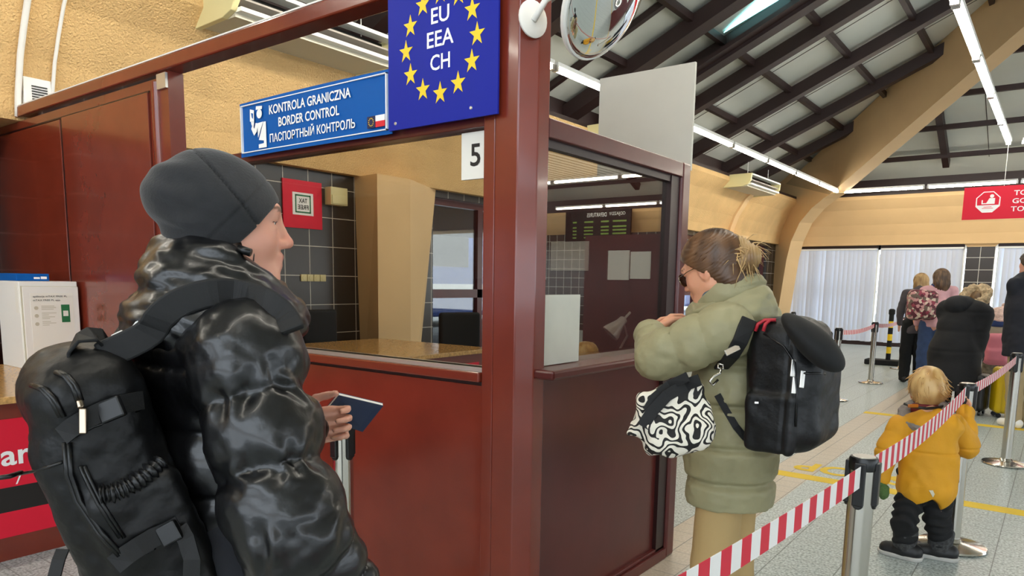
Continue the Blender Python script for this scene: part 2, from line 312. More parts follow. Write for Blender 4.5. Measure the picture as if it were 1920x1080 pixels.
# hip beam, tan concrete, from the corner column up to the ridge
g=G(); hb=[(-.1,3.58),(-7.0,7.42),(-7.0,8.05),(2.0,3.95),(2.0,3.7)]
hb=[(.05,3.55),(-6.6,7.19),(-6.6,8.15),(1.5,4.05)]
g.prism([dpt(s,z,-.17) for s,z in hb],sd*.34); struct(put('trim_2',g,'hip'))
# other sides of the hall (behind and right of the camera): low walls and fascias, gap left open to let in soft sky light
wr=struct(bpy.data.objects.new('wall_right',None)); COL.objects.link(wr); wr['_o']=[0,0,0]
put('fascia',G().box(11.2,12,-8,20.3,2.53,3.7),'plaster',wr); put('tiled_wall',G().box(11.6,12,-8,20.3,0,.8),'tile_left',wr)
wf=struct(bpy.data.objects.new('wall_front',None)); COL.objects.link(wf); wf['_o']=[0,0,0]
put('fascia',G().box(-6.5,12,-8.4,-7.6,2.53,3.7),'plaster',wf); put('tiled_wall',G().box(-6.5,12,-8.3,-8,0,.8),'tile_back',wf)
# small fittings on the left fascia
v=thing('air_vent','small white louvred vent on the yellow wall beside the left conduits','vent',(-6.0,2.23,2.62))
g=G().box(-6.1,-6.02,2.15,2.33,2.62,2.83); put('frame',g,'white',v,bevel=.004)
g=G()
for k in range(7): g.box(-6.03,-6.012,2.20,2.30,2.66+k*.018,2.668+k*.018)
put('louvres',g,'black',v)
def conduit(y,r,label):
    pts=[(XW+a+r+.006,y,z) for a,z in [(0,2.55),(.012,2.62),(.03,2.70),(.065,2.80),(.12,2.95),(.22,3.13),(.33,3.30),(.44,3.42),(.54,3.50)]]
    tag(put('conduit',G().tube(pts,r,8),'white',smooth=True),label,'conduit')
conduit(2.12,.022,'wide white cable conduit curving up the yellow wall at the far left'); conduit(2.34,.013,'thin white cable conduit right of the wide one on the yellow wall')
def ac(y,ln,label):
    t=thing('air_conditioner',label,'air conditioner',(-5.5,y+ln/2,3.38),'ceiling air conditioners along the left wall')
    p=[(-5.92,3.63),(-5.90,3.47),(-5.86,3.41),(-5.70,3.385),(-5.30,3.395),(-5.18,3.43),(-5.12,3.50),(-5.11,3.64)]
    put_each('end_casing',[G().prism([(x,y,z) for x,z in p],(0,.05,0)),G().prism([(x,y+ln-.05,z) for x,z in p],(0,.05,0))],'cream',t,bevel=.006)
    put('underside',G().prism([(x,y+.05,z) for x,z in [(-5.84,3.405),(-5.20,3.395),(-5.20,3.45),(-5.84,3.45)]],(0,ln-.1,0)),'ac_grey',t)
    put('back_panel',G().box(-5.90,-5.30,y+.05,y+ln-.05,3.45,3.62),'black',t)
    g=G().box(-5.22,-5.12,y+.05,y+ln-.05,3.425,3.455).box(-5.22,-5.10,y+.05,y+ln-.05,3.605,3.635); put('outlet_frame',g,'white_paint',t)
    g=G().prism([(-5.24,y+.06,3.50),(-5.14,y+.06,3.515),(-5.14,y+.06,3.53),(-5.24,y+.06,3.515)],(0,ln-.12,0)); put('vane',g,'ac_vane',t)
    put_each('hanger',[G().tube([(-5.3,q,3.62),(-5.3,q,3.9)],.005,5) for q in (y+.3,y+ln-.3)],'white',t)
ac(3.27,1.68,'cream ceiling air conditioner above the beam of the booth, nearest one'); ac(9.0,1.6,'air conditioner mostly hidden behind the white board above the booth'); ac(14.45,1.84,'small-looking cream air conditioner hung near the far corner column')
# fluorescent lamps
proto=thing('fluorescent_lamp','','lamp'); put('housing',G().box(-.8,.8,-.04,.04,.02,.06),'white_paint',proto); put('tube',G().tube([(-.765,0,0),(.765,0,0)],.030,10),'lamp',proto,smooth=True); put_each('cap',[G().box(-.81,-.77,-.03,.03,-.03,.03),G().box(.77,.81,-.03,.03,-.03,.03)],'alu',proto)
used=[0]
def lamp(x,y,rz,label,group,z=3.6):
    o=proto if not used[0] else copy_tree(proto); used[0]=1; o.location=(x,y,z); o.rotation_euler=(0,0,rz); tag(o,label,'lamp',group)
ORD=['first','second','third','fourth','fifth','sixth','seventh','eighth','ninth','tenth','eleventh','twelfth','thirteenth','fourteenth']
for k in range(13): lamp(-4.35,17.15-1.66*k,math.pi/2,ORD[k]+' glowing tube from the corner column in the row along the left wall','tube lamps in the row along the left wall')
for k in range(8): lamp(-3.42+1.66*k,18.1,0,ORD[k]+' glowing tube from the corner column in the row along the back wall','tube lamps in the row along the back wall')
for k in range(9): lamp(-.87,12.5-1.66*k,math.pi/2,ORD[k]+' glowing tube from the far end of the row hanging high at right','tube lamps in the inner row')
for k in range(5): lamp(.10+1.66*k,13.35,0,ORD[k]+' glowing tube right of the inner row end, parallel to the back wall','tube lamps in the inner cross row')
# ================================================================== BOOTH
Y1=2.12; XB=-1.544
bt=thing('passport_booth','dark red lacquered passport control booth with glazed front and side','booth',(-3.6,2.8,0))
put('corner_post',G().prism([(-1.70,Y1,0),(-1.597,Y1,0),(XB,Y1+.05,0),(XB,Y1+.12,0),(-1.70,Y1+.12,0)],(0,0,2.95)).box(-1.757,-1.703,Y1+.004,Y1+.12,0,2.95),'booth',bt,bevel=.004)
put('lower_panel',G().box(-3.99,-1.759,Y1+.015,Y1+.05,0,1.03).box(-4,-1.76,Y1+.05,Y1+.07,.0,1.03),'booth',bt)
put('sill',G().box(-4.0,-1.758,Y1-.012,Y1+.09,1.046,1.085),'booth',bt,bevel=.006)
put('sill_shadow_strip',G().box(-4.0,-1.758,Y1+.03,Y1+.09,1.02,1.046),'booth_dark',bt)  # solid strip coloured dark as the shadow line under the sill
put('glazing_bead',G().box(-4.0,-1.758,Y1+.012,Y1+.03,1.085,1.10),'alu',bt)
put('glass_pane',G().box(-4.0,-1.757,Y1+.05,Y1+.056,1.085,2.02),'glass_front',bt)
put('transom',G().box(-4.0,-1.757,Y1+.01,Y1+.09,2.0,2.05),'booth_side',bt,bevel=.003)
put('top_beam',G().box(-6.17,-1.70,Y1-.012,Y1+.10,2.545,2.617),'booth',bt,bevel=.008)
put('beam_cover_strip',G().box(-6.1,-1.70,Y1-.01,Y1+.03,2.617,2.624),'white',bt)
g=G().box(-6.96,-4.13,Y1+.02,Y1+.06,0,2.526); put('side_panel',g,'booth',bt)
g=G().box(-6.96,-5.41,Y1+.008,Y1+.02,0,2.455).box(-5.375,-4.225,Y1+.006,Y1+.02,0,2.462); put('panel_face',g,'booth',bt,bevel=.003)
put('panel_groove',G().box(-6.96,-4.22,Y1+.014,Y1+.0198,2.462,2.472).box(-5.40,-5.38,Y1+.010,Y1+.0198,0,2.462),'booth_dark',bt)
put('door_post',G().tube([(-4.13,Y1+.02,0),(-4.13,Y1+.02,2.50)],.035,14).box(-4.098,-4.0,Y1+.01,Y1+.10,0,2.545),'booth',bt,smooth=True,angle=40)
put('bracket',G().box(-4.095,-4.0,Y1-.004,Y1+.012,2.455,2.535),'alu',bt)
# side with the counter
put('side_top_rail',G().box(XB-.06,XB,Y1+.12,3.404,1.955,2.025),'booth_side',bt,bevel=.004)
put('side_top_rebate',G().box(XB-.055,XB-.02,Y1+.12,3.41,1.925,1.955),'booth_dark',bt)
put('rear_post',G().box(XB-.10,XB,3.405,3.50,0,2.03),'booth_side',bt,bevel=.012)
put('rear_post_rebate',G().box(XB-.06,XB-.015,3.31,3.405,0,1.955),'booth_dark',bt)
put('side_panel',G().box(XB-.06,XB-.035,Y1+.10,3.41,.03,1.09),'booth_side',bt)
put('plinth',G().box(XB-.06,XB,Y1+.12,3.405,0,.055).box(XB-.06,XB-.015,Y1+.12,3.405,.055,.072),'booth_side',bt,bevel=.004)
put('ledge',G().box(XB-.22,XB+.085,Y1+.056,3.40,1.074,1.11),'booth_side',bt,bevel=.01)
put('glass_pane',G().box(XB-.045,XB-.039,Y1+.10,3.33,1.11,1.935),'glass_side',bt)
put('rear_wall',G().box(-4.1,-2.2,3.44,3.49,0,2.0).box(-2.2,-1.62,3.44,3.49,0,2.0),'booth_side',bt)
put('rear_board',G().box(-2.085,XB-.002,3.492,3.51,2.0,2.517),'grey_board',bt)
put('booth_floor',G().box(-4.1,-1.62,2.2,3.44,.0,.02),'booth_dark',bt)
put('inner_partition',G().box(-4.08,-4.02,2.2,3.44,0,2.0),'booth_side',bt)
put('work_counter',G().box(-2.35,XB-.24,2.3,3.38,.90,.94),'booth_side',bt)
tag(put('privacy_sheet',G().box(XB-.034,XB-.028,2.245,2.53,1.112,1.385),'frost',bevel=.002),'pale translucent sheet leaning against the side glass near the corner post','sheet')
# signs
s=thing('eu_lane_sign','square royal blue sign with ring of yellow stars reading EU EEA CH','sign',(-1.945,Y1-.03,2.03))
put('plate',G().box(-2.223,-1.666,Y1-.03,Y1-.022,2.025,2.595),'blue_eu',s)
g=G()
for k in range(12):
    a=math.pi/2+k*math.pi/6; cx,cz=-1.943+.180*math.cos(a),2.311+.178*math.sin(a); pts=[]
    for j in range(10):
        r=.040 if j%2==0 else .0155; b=math.pi/2+j*math.pi/5; pts.append((cx+r*.95*math.cos(b),Y1-.0305,cz+r*1.08*math.sin(b)))
    g.prism(pts,(0,-.0012,0))
put('stars',g,'yellow',s)
for tx,z,w in (('EU',2.385,.092),('EEA',2.302,.135),('CH',2.218,.100)): text(tx,(-1.943-w/2,Y1-.0305,z),X3,Z3,w,.057,'sign_white',s,bold=.012)
put('screw',G().lathe([(.007,0),(.005,.003)],(-2.185,Y1-.0305,2.05),10,frame=(X3,Z3,-Y3)).lathe([(.007,0),(.005,.003)],(-1.79,Y1-.0305,2.06),10,frame=(X3,Z3,-Y3)),'alu',s)
s=thing('border_control_sign','long bright blue sign reading border control in three languages','sign',(-2.75,Y1-.02,2.02))
n=24; g=G(); x0,x1=-3.287,-2.222
def bow(x): u=(x-x0)/(x1-x0); return Y1-.014-.010*math.sin(math.pi*u)
for k in range(n):
    a=x0+(x1-x0)*k/n; b=x0+(x1-x0)*(k+1)/n
    g.add([(a,bow(a),2.018),(b,bow(b),2.018),(b,bow(b),2.270),(a,bow(a),2.270),(a,bow(a)+.004,2.018),(b,bow(b)+.004,2.018),(b,bow(b)+.004,2.270),(a,bow(a)+.004,2.270)],[(0,1,2,3),(5,4,7,6),(3,2,6,7),(1,0,4,5)])
put('plate',g,'blue_sign',s); YS=Y1-.0262
g=G()
for a,b,c,d in ((x0+.02,x1-.02,2.252,2.256),(x0+.02,x1-.02,2.034,2.038),(x0+.02,x0+.025,2.034,2.256),(x1-.025,x1-.02,2.034,2.256)): g.box(a,b,YS,YS+.012,c,d)
put('border',g,'sign_white',s)
text('KONTROLA GRANICZNA',(-3.03,YS,2.188),X3,Z3,.575,.042,'sign_white',s,bold=.02); text('BORDER CONTROL',(-2.96,YS,2.126),X3,Z3,.43,.042,'sign_white',s,bold=.02); text('ПАСПОРТНЫЙ КОНТРОЛЬ',(-3.03,YS,2.062),X3,Z3,.60,.050,'sign_white',s,bold=.02)
def flat(parent,name,polys,m,origin,right,up,th=.0012):
    g=G(); o=np.array(origin,float); r=np.array(right,float); u=np.array(up,float); nn=np.cross(r,u)
    for p in polys: g.prism([o+r*a+u*b for a,b in p],nn*th)
    return put(name,g,m,parent)
def disc(cx,cy,r,n=20): return [(cx+r*math.cos(2*math.pi*k/n),cy+r*math.sin(2*math.pi*k/n)) for k in range(n)]
po=(-3.185,YS,2.045)
flat(s,'officer_pictogram',[[(0,.13),(.032,.125),(.034,.178),(.002,.186)],disc(.076,.157,.021),[(.05,.178),(.098,.176),(.1,.19),(.052,.194)],[(.008,.095),(.03,.062),(.052,.078),(.066,.115),(.045,.118),(.034,.092),(.018,.112)],[(.066,.116),(.105,.118),(.062,.05),(.06,.10)],[(.108,.117),(.126,.117),(.128,0),(.066,0),(.066,.018),(.108,.02),(.108,.032),(.068,.038)],[(.012,.112),(.028,.10),(.032,.124),(.008,.128)]],'sign_white',po,X3,Z3)
flat(s,'pictogram_cut',[[(.012,.168),(.027,.164),(.026,.14),(.018,.146)]],'blue_sign',(po[0],po[1]-.0013,po[2]),X3,Z3)
flat(s,'small_eu_flag',[[(0,0),(.048,0),(.048,.046),(0,.046)]],'navy',(-2.355,YS,2.05),X3,Z3)
flat(s,'star_ring',[disc(.024+.014*math.cos(a),.023+.015*math.sin(a),.0022,6) for a in [k*math.pi/6 for k in range(12)]],'yellow',(-2.355,YS-.0013,2.05),X3,Z3)
flat(s,'polish_flag_white',[[(0,.023),(.055,.023),(.055,.046),(0,.046)]],'sign_white',(-2.305,YS,2.05),X3,Z3); flat(s,'polish_flag_red',[[(0,0),(.055,0),(.055,.023),(0,.023)]],'red',(-2.305,YS,2.05),X3,Z3)
s=thing('lane_number_sign','white paper sheet with a black 5 taped beside the corner post','sign',(-1.83,Y1+.03,1.82))
put('sheet',G().box(-1.899,-1.759,Y1+.043,Y1+.0445,1.819,1.993),'paper',s); text('5',(-1.853,Y1+.0425,1.866),X3,Z3,.05,.083,'ink',s,bold=.012)
# convex mirror on its arm
mp=at(992,22,0,XB+.002); mp[1]=Y1+.045
s=thing('convex_mirror','round convex traffic mirror on a white curved arm above the booth corner','mirror',(XB,Y1+.05,2.3))
fx=frame_of((.97,-.25,0)); put('wall_plate',G().lathe([(.062,0),(.062,.006),(.05,.012)],(XB-.012,Y1+.02,2.335),24,frame=fx),'white',s,smooth=True,angle=40)
mc=W(1136,-6,2.42); md=np.array((.862,.035,-.508)); mf=frame_of(md); R=.203
p0=np.array((XB+.0,Y1+.01,2.325)); p3=mc-mf[2]*.05
put('arm',G().tube([p0,p0*.8+p3*.2+Z3*.05,p0*.5+p3*.5+Z3*.055,p0*.2+p3*.8+Z3*.045,p3],.011,10),'white',s,smooth=True)
put('rim',G().lathe([(R-.010,-.014),(R+.004,-.014),(R+.007,0),(R+.003,.007),(R-.008,.007)],mc,40,frame=mf),'white',s,smooth=True,angle=40)
put('mirror_face',G().lathe([(R-.004,0)]+[(R*math.cos(a),.055*math.sin(a)) for a in [k*math.pi/2/12 for k in range(1,13)]],mc,40,frame=mf),'mirror',s,smooth=True); put('back_shell',G().lathe([(.03,-.05),(R*.7,-.045),(R-.005,-.015)],mc,30,frame=mf),'white',s,smooth=True)
# ================================================================== DESK at far left
dk=thing('tax_free_desk','dark red counter with granite top and red poster at the left edge','desk',(-4.8,.7,0))
put('worktop',G().box(-5.62,-4.08,-.78,2.10,.80,.835),'granite',dk,bevel=.003)
put('front_panel',G().box(-4.16,-4.12,-.75,2.10,0,.80).box(-5.6,-4.16,-.75,-.71,0,.80),'booth',dk)
put('poster',G().box(-4.12,-4.116,-.6,1.95,.12,.72),'sign_red',dk); put('poster_band',G().box(-4.116,-4.1145,-.6,1.95,.25,.375),'ink',dk)
zt=at(0,865,0,-4.115); text('Tax free for travellers wallpar',(-4.1145,zt[1]-1.64,.475),Y3,Z3,1.78,.115,'sign_white',dk,bold=.012) if 0 else text('ar',(-4.1145,1.25,.485),Y3,Z3,.135,.075,'sign_white',dk,bold=.02)
text('/',(-4.1145,1.305,.385),Y3,Z3,.03,.05,'sign_white',dk)
zt=at(30,527,0,-5.22)[2]
bx=thing('metal_cabinet','white metal box with app notice sheet standing on the granite counter','cabinet',(-5.42,1.93,.835))
put('body',G().box(-5.6,-5.235,1.76,2.10,.835,zt),'white',bx,bevel=.004)
put('door',G().box(-5.235,-5.222,1.775,2.10,.84,zt-.035),'white',bx,bevel=.003); put('door_gap',G().box(-5.236,-5.226,1.768,1.775,.84,zt-.03).box(-5.236,-5.2345,1.77,2.10,zt-.035,zt-.031),'ac_grey',bx)
put('label_strip',G().box(-5.30,-5.25,1.7585,1.76,zt-.20,zt-.02),'paper',bx)
sh=put('notice_sheet',G().box(-5.222,-5.2205,1.815,2.065,.855,zt-.075),'paper',bx); ox=-5.2203; H0=zt-.075
text('aplikacja mTAX FREE PL',(ox,1.83,H0-.030),Y3,Z3,.20,.014,'ink',bx,bold=.01); text('mTAX FREE PL app.',(ox,1.83,H0-.054),Y3,Z3,.16,.014,'ink',bx,bold=.01)
flat(bx,'notice_lines',[[(0,-q),(w,-q),(w,-q+.004),(0,-q+.004)] for q,w in ((.085,.075),(.095,.085),(.105,.07),(.130,.085),(.142,.04),(.155,.075),(.165,.045),(.185,.05),(.195,.08),(.207,.04))],'ac_grey',(ox,1.875,H0),Y3,Z3)
flat(bx,'notice_icons',[disc(.01,-.095,.012),disc(.01,-.145,.012),disc(.01,-.197,.012)],'ac_grey',(ox,1.835,H0),Y3,Z3)
flat(bx,'phone_picture',[[(0,0),(.05,0),(.05,-.115),(0,-.115)]],'green',(ox,1.99,H0-.075),Y3,Z3); flat(bx,'phone_screen',[[(.01,-.04),(.04,-.04),(.04,-.075),(.01,-.075)]],'paper',(ox+.0013,1.99,H0-.075),Y3,Z3)
flat(bx,'notice_band',[[(0,0),(.21,0),(.21,.018),(0,.018)]],'green',(ox,1.84,.885),Y3,Z3)
bk=thing('document_box','flat blue carton lying on top of the white metal box','box',(-5.45,1.9,zt)); put('carton',G().box(-5.58,-5.28,1.55 if 0 else 1.765,1.955,zt+.001,zt+.048),'blue_sign',bk,bevel=.004); text('ooo',(-5.2795,1.86,zt+.018),Y3,Z3,.035,.012,'sign_white',bk) if 0 else put('carton_print',G().box(-5.2805,-5.2795,1.865,1.90,zt+.014,zt+.026).box(-5.2805,-5.2795,1.905,1.94,zt+.014,zt+.030),'sign_white',bk)
# things on the left wall that show in the booth glass
tx=thing('tax_free_sign','red board with white square tax free emblem on the dark tiled wall','sign',(-6.19,-.3,1.95)); put('board',G().box(-6.198,-6.185,-.53,-.06,1.94,2.41),'sign_red',tx); put('emblem',G().box(-6.186,-6.183,-.42,-.17,2.07,2.29),'sign_white',tx)
flat(tx,'emblem_ring',[[(.03,.02),(.22,.02),(.22,.035),(.03,.035)],[(.03,.185),(.22,.185),(.22,.2),(.03,.2)],[(.03,.02),(.045,.02),(.045,.2),(.03,.2)],[(.205,.02),(.22,.02),(.22,.2),(.205,.2)]],'green',(-6.183,-.42,2.07),Y3,Z3); text('TAX',(-6.1829,-.345,2.19),Y3,Z3,.10,.045,'ink',tx,bold=.02); text('FREE',(-6.1829,-.36,2.125),Y3,Z3,.13,.045,'ink',tx,bold=.02)
for k in range(4): tag(put('socket_outlet',G().box(-6.2,-6.185,-.29-.08*k-.035,-.29-.08*k+.035,1.41,1.48).lathe([(.022,0),(.020,.004)],(-6.185,-.29-.08*k,1.445),16,frame=(Y3,Z3,X3)),'cream',bevel=.003),ORD[k]+' cream wall socket of the row of four on the dark tiles','socket','row of wall sockets')
tag(put('wall_box',G().box(-6.2,-6.10,-.80,-.58,2.2,2.38).box(-6.1,-6.09,-.79,-.59,2.21,2.30),'cream',bevel=.005),'cream electrical box high on the tiled wall beside the red board','box')
tag(put('folded_tissue',G().lathe([(.03,0),(.05,.008),(.03,.02),(.01,.022)],(-4.65,.55,.8355),12).lathe([(.02,0),(.045,.006),(.02,.014)],(-4.72,.63,.8355),12),'white',smooth=True),'crumpled white tissue lying on the granite counter','tissue')

def refl(x,y,Y=18.95): q=at(x,y,1,Y); return np.array((2*(XB-.04)-q[0],Y,q[2]))
# ================================================================== OUTSIDE the left windows, and things that only show in the booth glass
tag(put('tiled_screen',G().box(4.6,11.1,19.06,19.1,0,2.92),'tile_back'),'dark tiled screen wall far right, seen reflected in the side glass','screen')
kp=thing('lacquered_partition','dark red partition with two white notices, seen only reflected in the side glass','partition',(5,9,0)); k0,k1=refl(1262,640,9.0),refl(1092,640,9.0)
put('partition_body',G().box(k0[0],k1[0],9.0,9.6,0,refl(1180,440,9.0)[2]),'booth_side',kp)
for u0,u1,v0,v1 in((1219,1183,523,472),(1179,1141,525,470)): q0,q1=refl(u0,v0,9.0),refl(u1,v1,9.0); put('notice',G().box(q0[0],q1[0],8.995,8.999,q0[2],q1[2]),'paper',kp)
wo=struct(put('platform_ground',G().box(-40,-6.5,-25,45,-.1,-.02),'concrete_out'))
struct(put('platform_canopy',G().box(-14.5,-6.6,-25,45,2.75,2.9),'beam'))
tr=thing('train','blue and white train standing beyond the platform outside the window','train',(-17,0,0))
put('body',G().box(-18.6,-15.8,-24,40,.3,3.9),'train_blue',tr,bevel=.15); put('stripe',G().box(-15.8,-15.77,-24,40,1.05,1.35),'sign_white',tr)
put_each('window_band',[G().box(-15.8,-15.77,-23+3*k,-20.8+3*k,1.9,2.9) for k in range(20)],'black',tr)
for k,y in enumerate((-6.3,-12.5)):
    tag(put('canopy_post',G().box(-11.2,-10.9,y,y+.3,-.02,2.75),'beam'),['nearer','farther'][k]+' dark canopy post on the platform outside the window','post')
db=thing('departures_board','black departures board with small lettering high on the far tiled wall','board',(8.,18.98,2.6))
a=refl(1181,452); b=refl(1061,398)
put('panel',G().box(a[0],b[0],18.95,19.02,a[2],b[2]),'black_matt',db)
w=b[0]-a[0]; h=b[2]-a[2]; LX=-X3
text('ODJAZDY',(a[0]+w*.08,18.95,a[2]+h*.80),X3,Z3,w*.24,h*.13,'sign_white',db); text('DEPARTURES',(a[0]+w*.36,18.95,a[2]+h*.80),X3,Z3,w*.30,h*.13,'sign_white',db)
flat(db,'timetable_rows',[[(w*u,h*v),(w*(u+l),h*v),(w*(u+l),h*(v+.05)),(w*u,h*(v+.05))] for v in (.62,.45,.34,.23,.12) for u,l in ((.06,.2),(.32,.12),(.56,.14),(.82,.06))],'board_text',(a[0],18.95,a[2]),X3,Z3)
struct(put('ceiling_ribbed',G().box(3.2,11.9,2,18.8,4.45,4.5),'ribbed'))
# ================================================================== SOFT SHAPES: signed distance fields meshed with surface nets
def unit(v): v=np.array(v,float); return v/np.linalg.norm(v)
class SF:
    def __init__(s,lo,hi,res):
        s.lo=np.array(lo,float); s.res=res; s.n=np.maximum(4,np.ceil((np.array(hi)-s.lo)/res).astype(int)+1)
        s.d=np.full(s.n,.5,np.float32); s.ax=[(s.lo[i]+res*np.arange(s.n[i])).astype(np.float32) for i in range(3)]
    def _loc(s,lo,hi,pad):
        a=np.clip(np.floor((np.array(lo)-pad-s.lo)/s.res).astype(int),0,s.n-1); b=np.clip(np.ceil((np.array(hi)+pad-s.lo)/s.res).astype(int)+1,1,s.n)
        if (b<=a).any(): return None,None
        sl=tuple(slice(i,j) for i,j in zip(a,b)); x,y,z=(s.ax[i][sl[i]] for i in range(3))
        return sl,(x[:,None,None],y[None,:,None],z[None,None,:])
    def _put(s,sl,d,k,op):
        o=s.d[sl]
        if op=='-': 
            d=-d
            if k>0: h=np.clip(.5-.5*(o-d)/k,0,1); o=o*(1-h)+d*h+k*h*(1-h)
            else: o=np.maximum(o,d)
        elif op=='&': o=np.maximum(o,d)
        elif k>0: h=np.clip(.5+.5*(o-d)/k,0,1); o=o*(1-h)+d*h-k*h*(1-h)
        else: o=np.minimum(o,d)
        s.d[sl]=o
    def cap(s,a,b,r1,r2=None,k=.015,op='+',flat=None,puff=None):
        a=np.array(a,float); b=np.array(b,float); r2=r1 if r2 is None else r2; m=max(r1,r2)+k+3*s.res+(puff[1] if puff else 0)
        fl=None
        if flat is not None: fl=(unit(flat[0]),1/flat[1]); m=m*max(1,flat[1])
        sl,P=s._loc(np.minimum(a,b),np.maximum(a,b),m)
        if sl is None: return s
        ab=b-a; L2=float(ab@ab)+1e-12
        t=np.clip(sum((P[i]-a[i])*ab[i] for i in range(3))/L2,0,1)
        q=[P[i]-(a[i]+t*ab[i]) for i in range(3)]
        if fl:
            dn=sum(q[i]*fl[0][i] for i in range(3))*(fl[1]-1); q=[q[i]+dn*fl[0][i] for i in range(3)]
        r=r1+(r2-r1)*t
        if puff: r=r+puff[1]*(np.abs(np.sin(np.pi*(puff[0]*t+puff[2])))**.55-1)
        s._put(sl,(np.sqrt(sum(x*x for x in q))-r).astype(np.float32),k,op); return s
    def chain(s,pts,rad,k=.015,**kw):
        for i in range(len(pts)-1): s.cap(pts[i],pts[i+1],rad[i],rad[i+1],k,**kw)
        return s
    def ell(s,c,r,R=None,k=.015,op='+'):
        c=np.array(c,float); r=np.array(r,float); m=r.max()+k+3*s.res; sl,P=s._loc(c,c,m)
        if sl is None: return s
        q=[P[i]-c[i] for i in range(3)]
        if R is not None: q=[sum(q[j]*R[i][j] for j in range(3)) for i in range(3)]
        a=np.sqrt(sum((q[i]/r[i])**2 for i in range(3)))+1e-6; g=np.sqrt(sum((q[i]/r[i]**2)**2 for i in range(3)))+1e-6
        s._put(sl,(a*(a-1)/g).astype(np.float32),k,op); return s
    def box(s,c,h,rad,R=None,k=.01,op='+'):
        c=np.array(c,float); h=np.array(h,float); m=np.linalg.norm(h)+k+3*s.res; sl,P=s._loc(c,c,m)
        if sl is None: return s
        q=[P[i]-c[i] for i in range(3)]
        if R is not None: q=[sum(q[j]*R[i][j] for j in range(3)) for i in range(3)]
        q=[np.abs(q[i])-(h[i]-rad) for i in range(3)]
        d=np.sqrt(sum(np.maximum(x,0)**2 for x in q))+np.minimum(np.maximum(np.maximum(q[0],q[1]),q[2]),0)-rad
        s._put(sl,d.astype(np.float32),k,op); return s
    def torus(s,c,ax,R,r,k=.005,op='+',flat=1):
        c=np.array(c,float); ax=unit(ax); m=R+r*max(1,flat)+k+3*s.res; sl,P=s._loc(c,c,m)
        if sl is None: return s
        q=[P[i]-c[i] for i in range(3)]; h=sum(q[i]*ax[i] for i in range(3)); rr=np.sqrt(np.maximum(sum(x*x for x in q)-h*h,0))
        s._put(sl,(np.sqrt((rr-R)**2+(h/flat)**2)-r).astype(np.float32),k,op); return s
    def below(s,z):   # cut everything under z
        k=int(round((z-s.lo[2])/s.res)); 
        s.d=np.maximum(s.d,(z-s.ax[2])[None,None,:].astype(np.float32)); return s
    def cut(s,p,n):   # keep the side the normal points away from
        n=unit(n); p=np.array(p,float); v=sum((s.ax[i]-p[i]).reshape([-1 if j==i else 1 for j in range(3)])*n[i] for i in range(3)); s.d=np.maximum(s.d,v.astype(np.float32)); return s
    def mesh(s,smooth=1):
        d=s.d; 
        d[0]=d[-1]=.5; d[:,0]=d[:,-1]=.5; d[:,:,0]=d[:,:,-1]=.5
        n=np.array(d.shape)-1; S=d<0
        cs=[S[i:i+n[0],j:j+n[1],k:k+n[2]] for i in(0,1) for j in(0,1) for k in(0,1)]
        cnt=np.zeros(n,np.int8)
        for c in cs: cnt+=c
        act=np.argwhere((cnt>0)&(cnt<8)); A=act.T
        idx=np.full(n,-1,np.int32); idx[tuple(A)]=np.arange(len(act))
        cor=[(i,j,k) for i in(0,1) for j in(0,1) for k in(0,1)]; val={c:d[A[0]+c[0],A[1]+c[1],A[2]+c[2]] for c in cor}
        acc=np.zeros((len(act),3)); num=np.zeros(len(act))
        for c in cor:
            for ax in range(3):
                if c[ax]: continue
                e=list(c); e[ax]=1; e=tuple(e); v0,v1=val[c],val[e]; m=(v0<0)!=(v1<0); t=np.where(m,v0/(v0-v1+1e-20),0)
                p=np.array(c,float)[None,:].repeat(len(act),0); p[:,ax]+=t; acc+=p*m[:,None]; num+=m
        V=(act+acc/num[:,None])*s.res+s.lo; F=[]
        for ax in range(3):
            u,w=(ax+1)%3,(ax+2)%3; a=[slice(None)]*3; b=[slice(None)]*3; a[ax]=slice(0,-1); b[ax]=slice(1,None)
            s0,s1=S[tuple(a)],S[tuple(b)]; E=np.argwhere(s0!=s1); E=E[(E[:,u]>0)&(E[:,w]>0)&(E[:,u]<n[u])&(E[:,w]<n[w])]
            o=np.zeros(3,int)
            def ci(du,dw): q=E.copy(); q[:,u]-=du; q[:,w]-=dw; return idx[q[:,0],q[:,1],q[:,2]]
            q=np.stack([ci(1,1),ci(0,1),ci(0,0),ci(1,0)],1); inv=s0[E[:,0],E[:,1],E[:,2]]
            q=np.where(inv[:,None],q,q[:,::-1]); F.append(q)
        F=np.concatenate(F); F=F[(F>=0).all(1)]
        for _ in range(smooth): V=V+.5*(nbr_mean(V,F)-V)
        return V,F
def nbr_mean(V,F):
    e=np.concatenate([F[:,[0,1]],F[:,[1,2]],F[:,[2,3]],F[:,[3,0]]]); e=np.concatenate([e,e[:,::-1]])
    c=np.bincount(e[:,0],minlength=len(V)); out=np.stack([np.bincount(e[:,0],weights=V[e[:,1],i],minlength=len(V)) for i in range(3)],1); return out/np.maximum(c,1)[:,None]
def normals(V,F):
    n=np.cross(V[F[:,2]]-V[F[:,0]],V[F[:,3]]-V[F[:,1]]); N=np.zeros_like(V)
    for j in range(4):
        for i in range(3): N[:,i]+=np.bincount(F[:,j],weights=n[:,i],minlength=len(V))
    return N/(np.linalg.norm(N,axis=1)[:,None]+1e-12)
_NG=rng.random((32,32,32)).astype(np.float32)
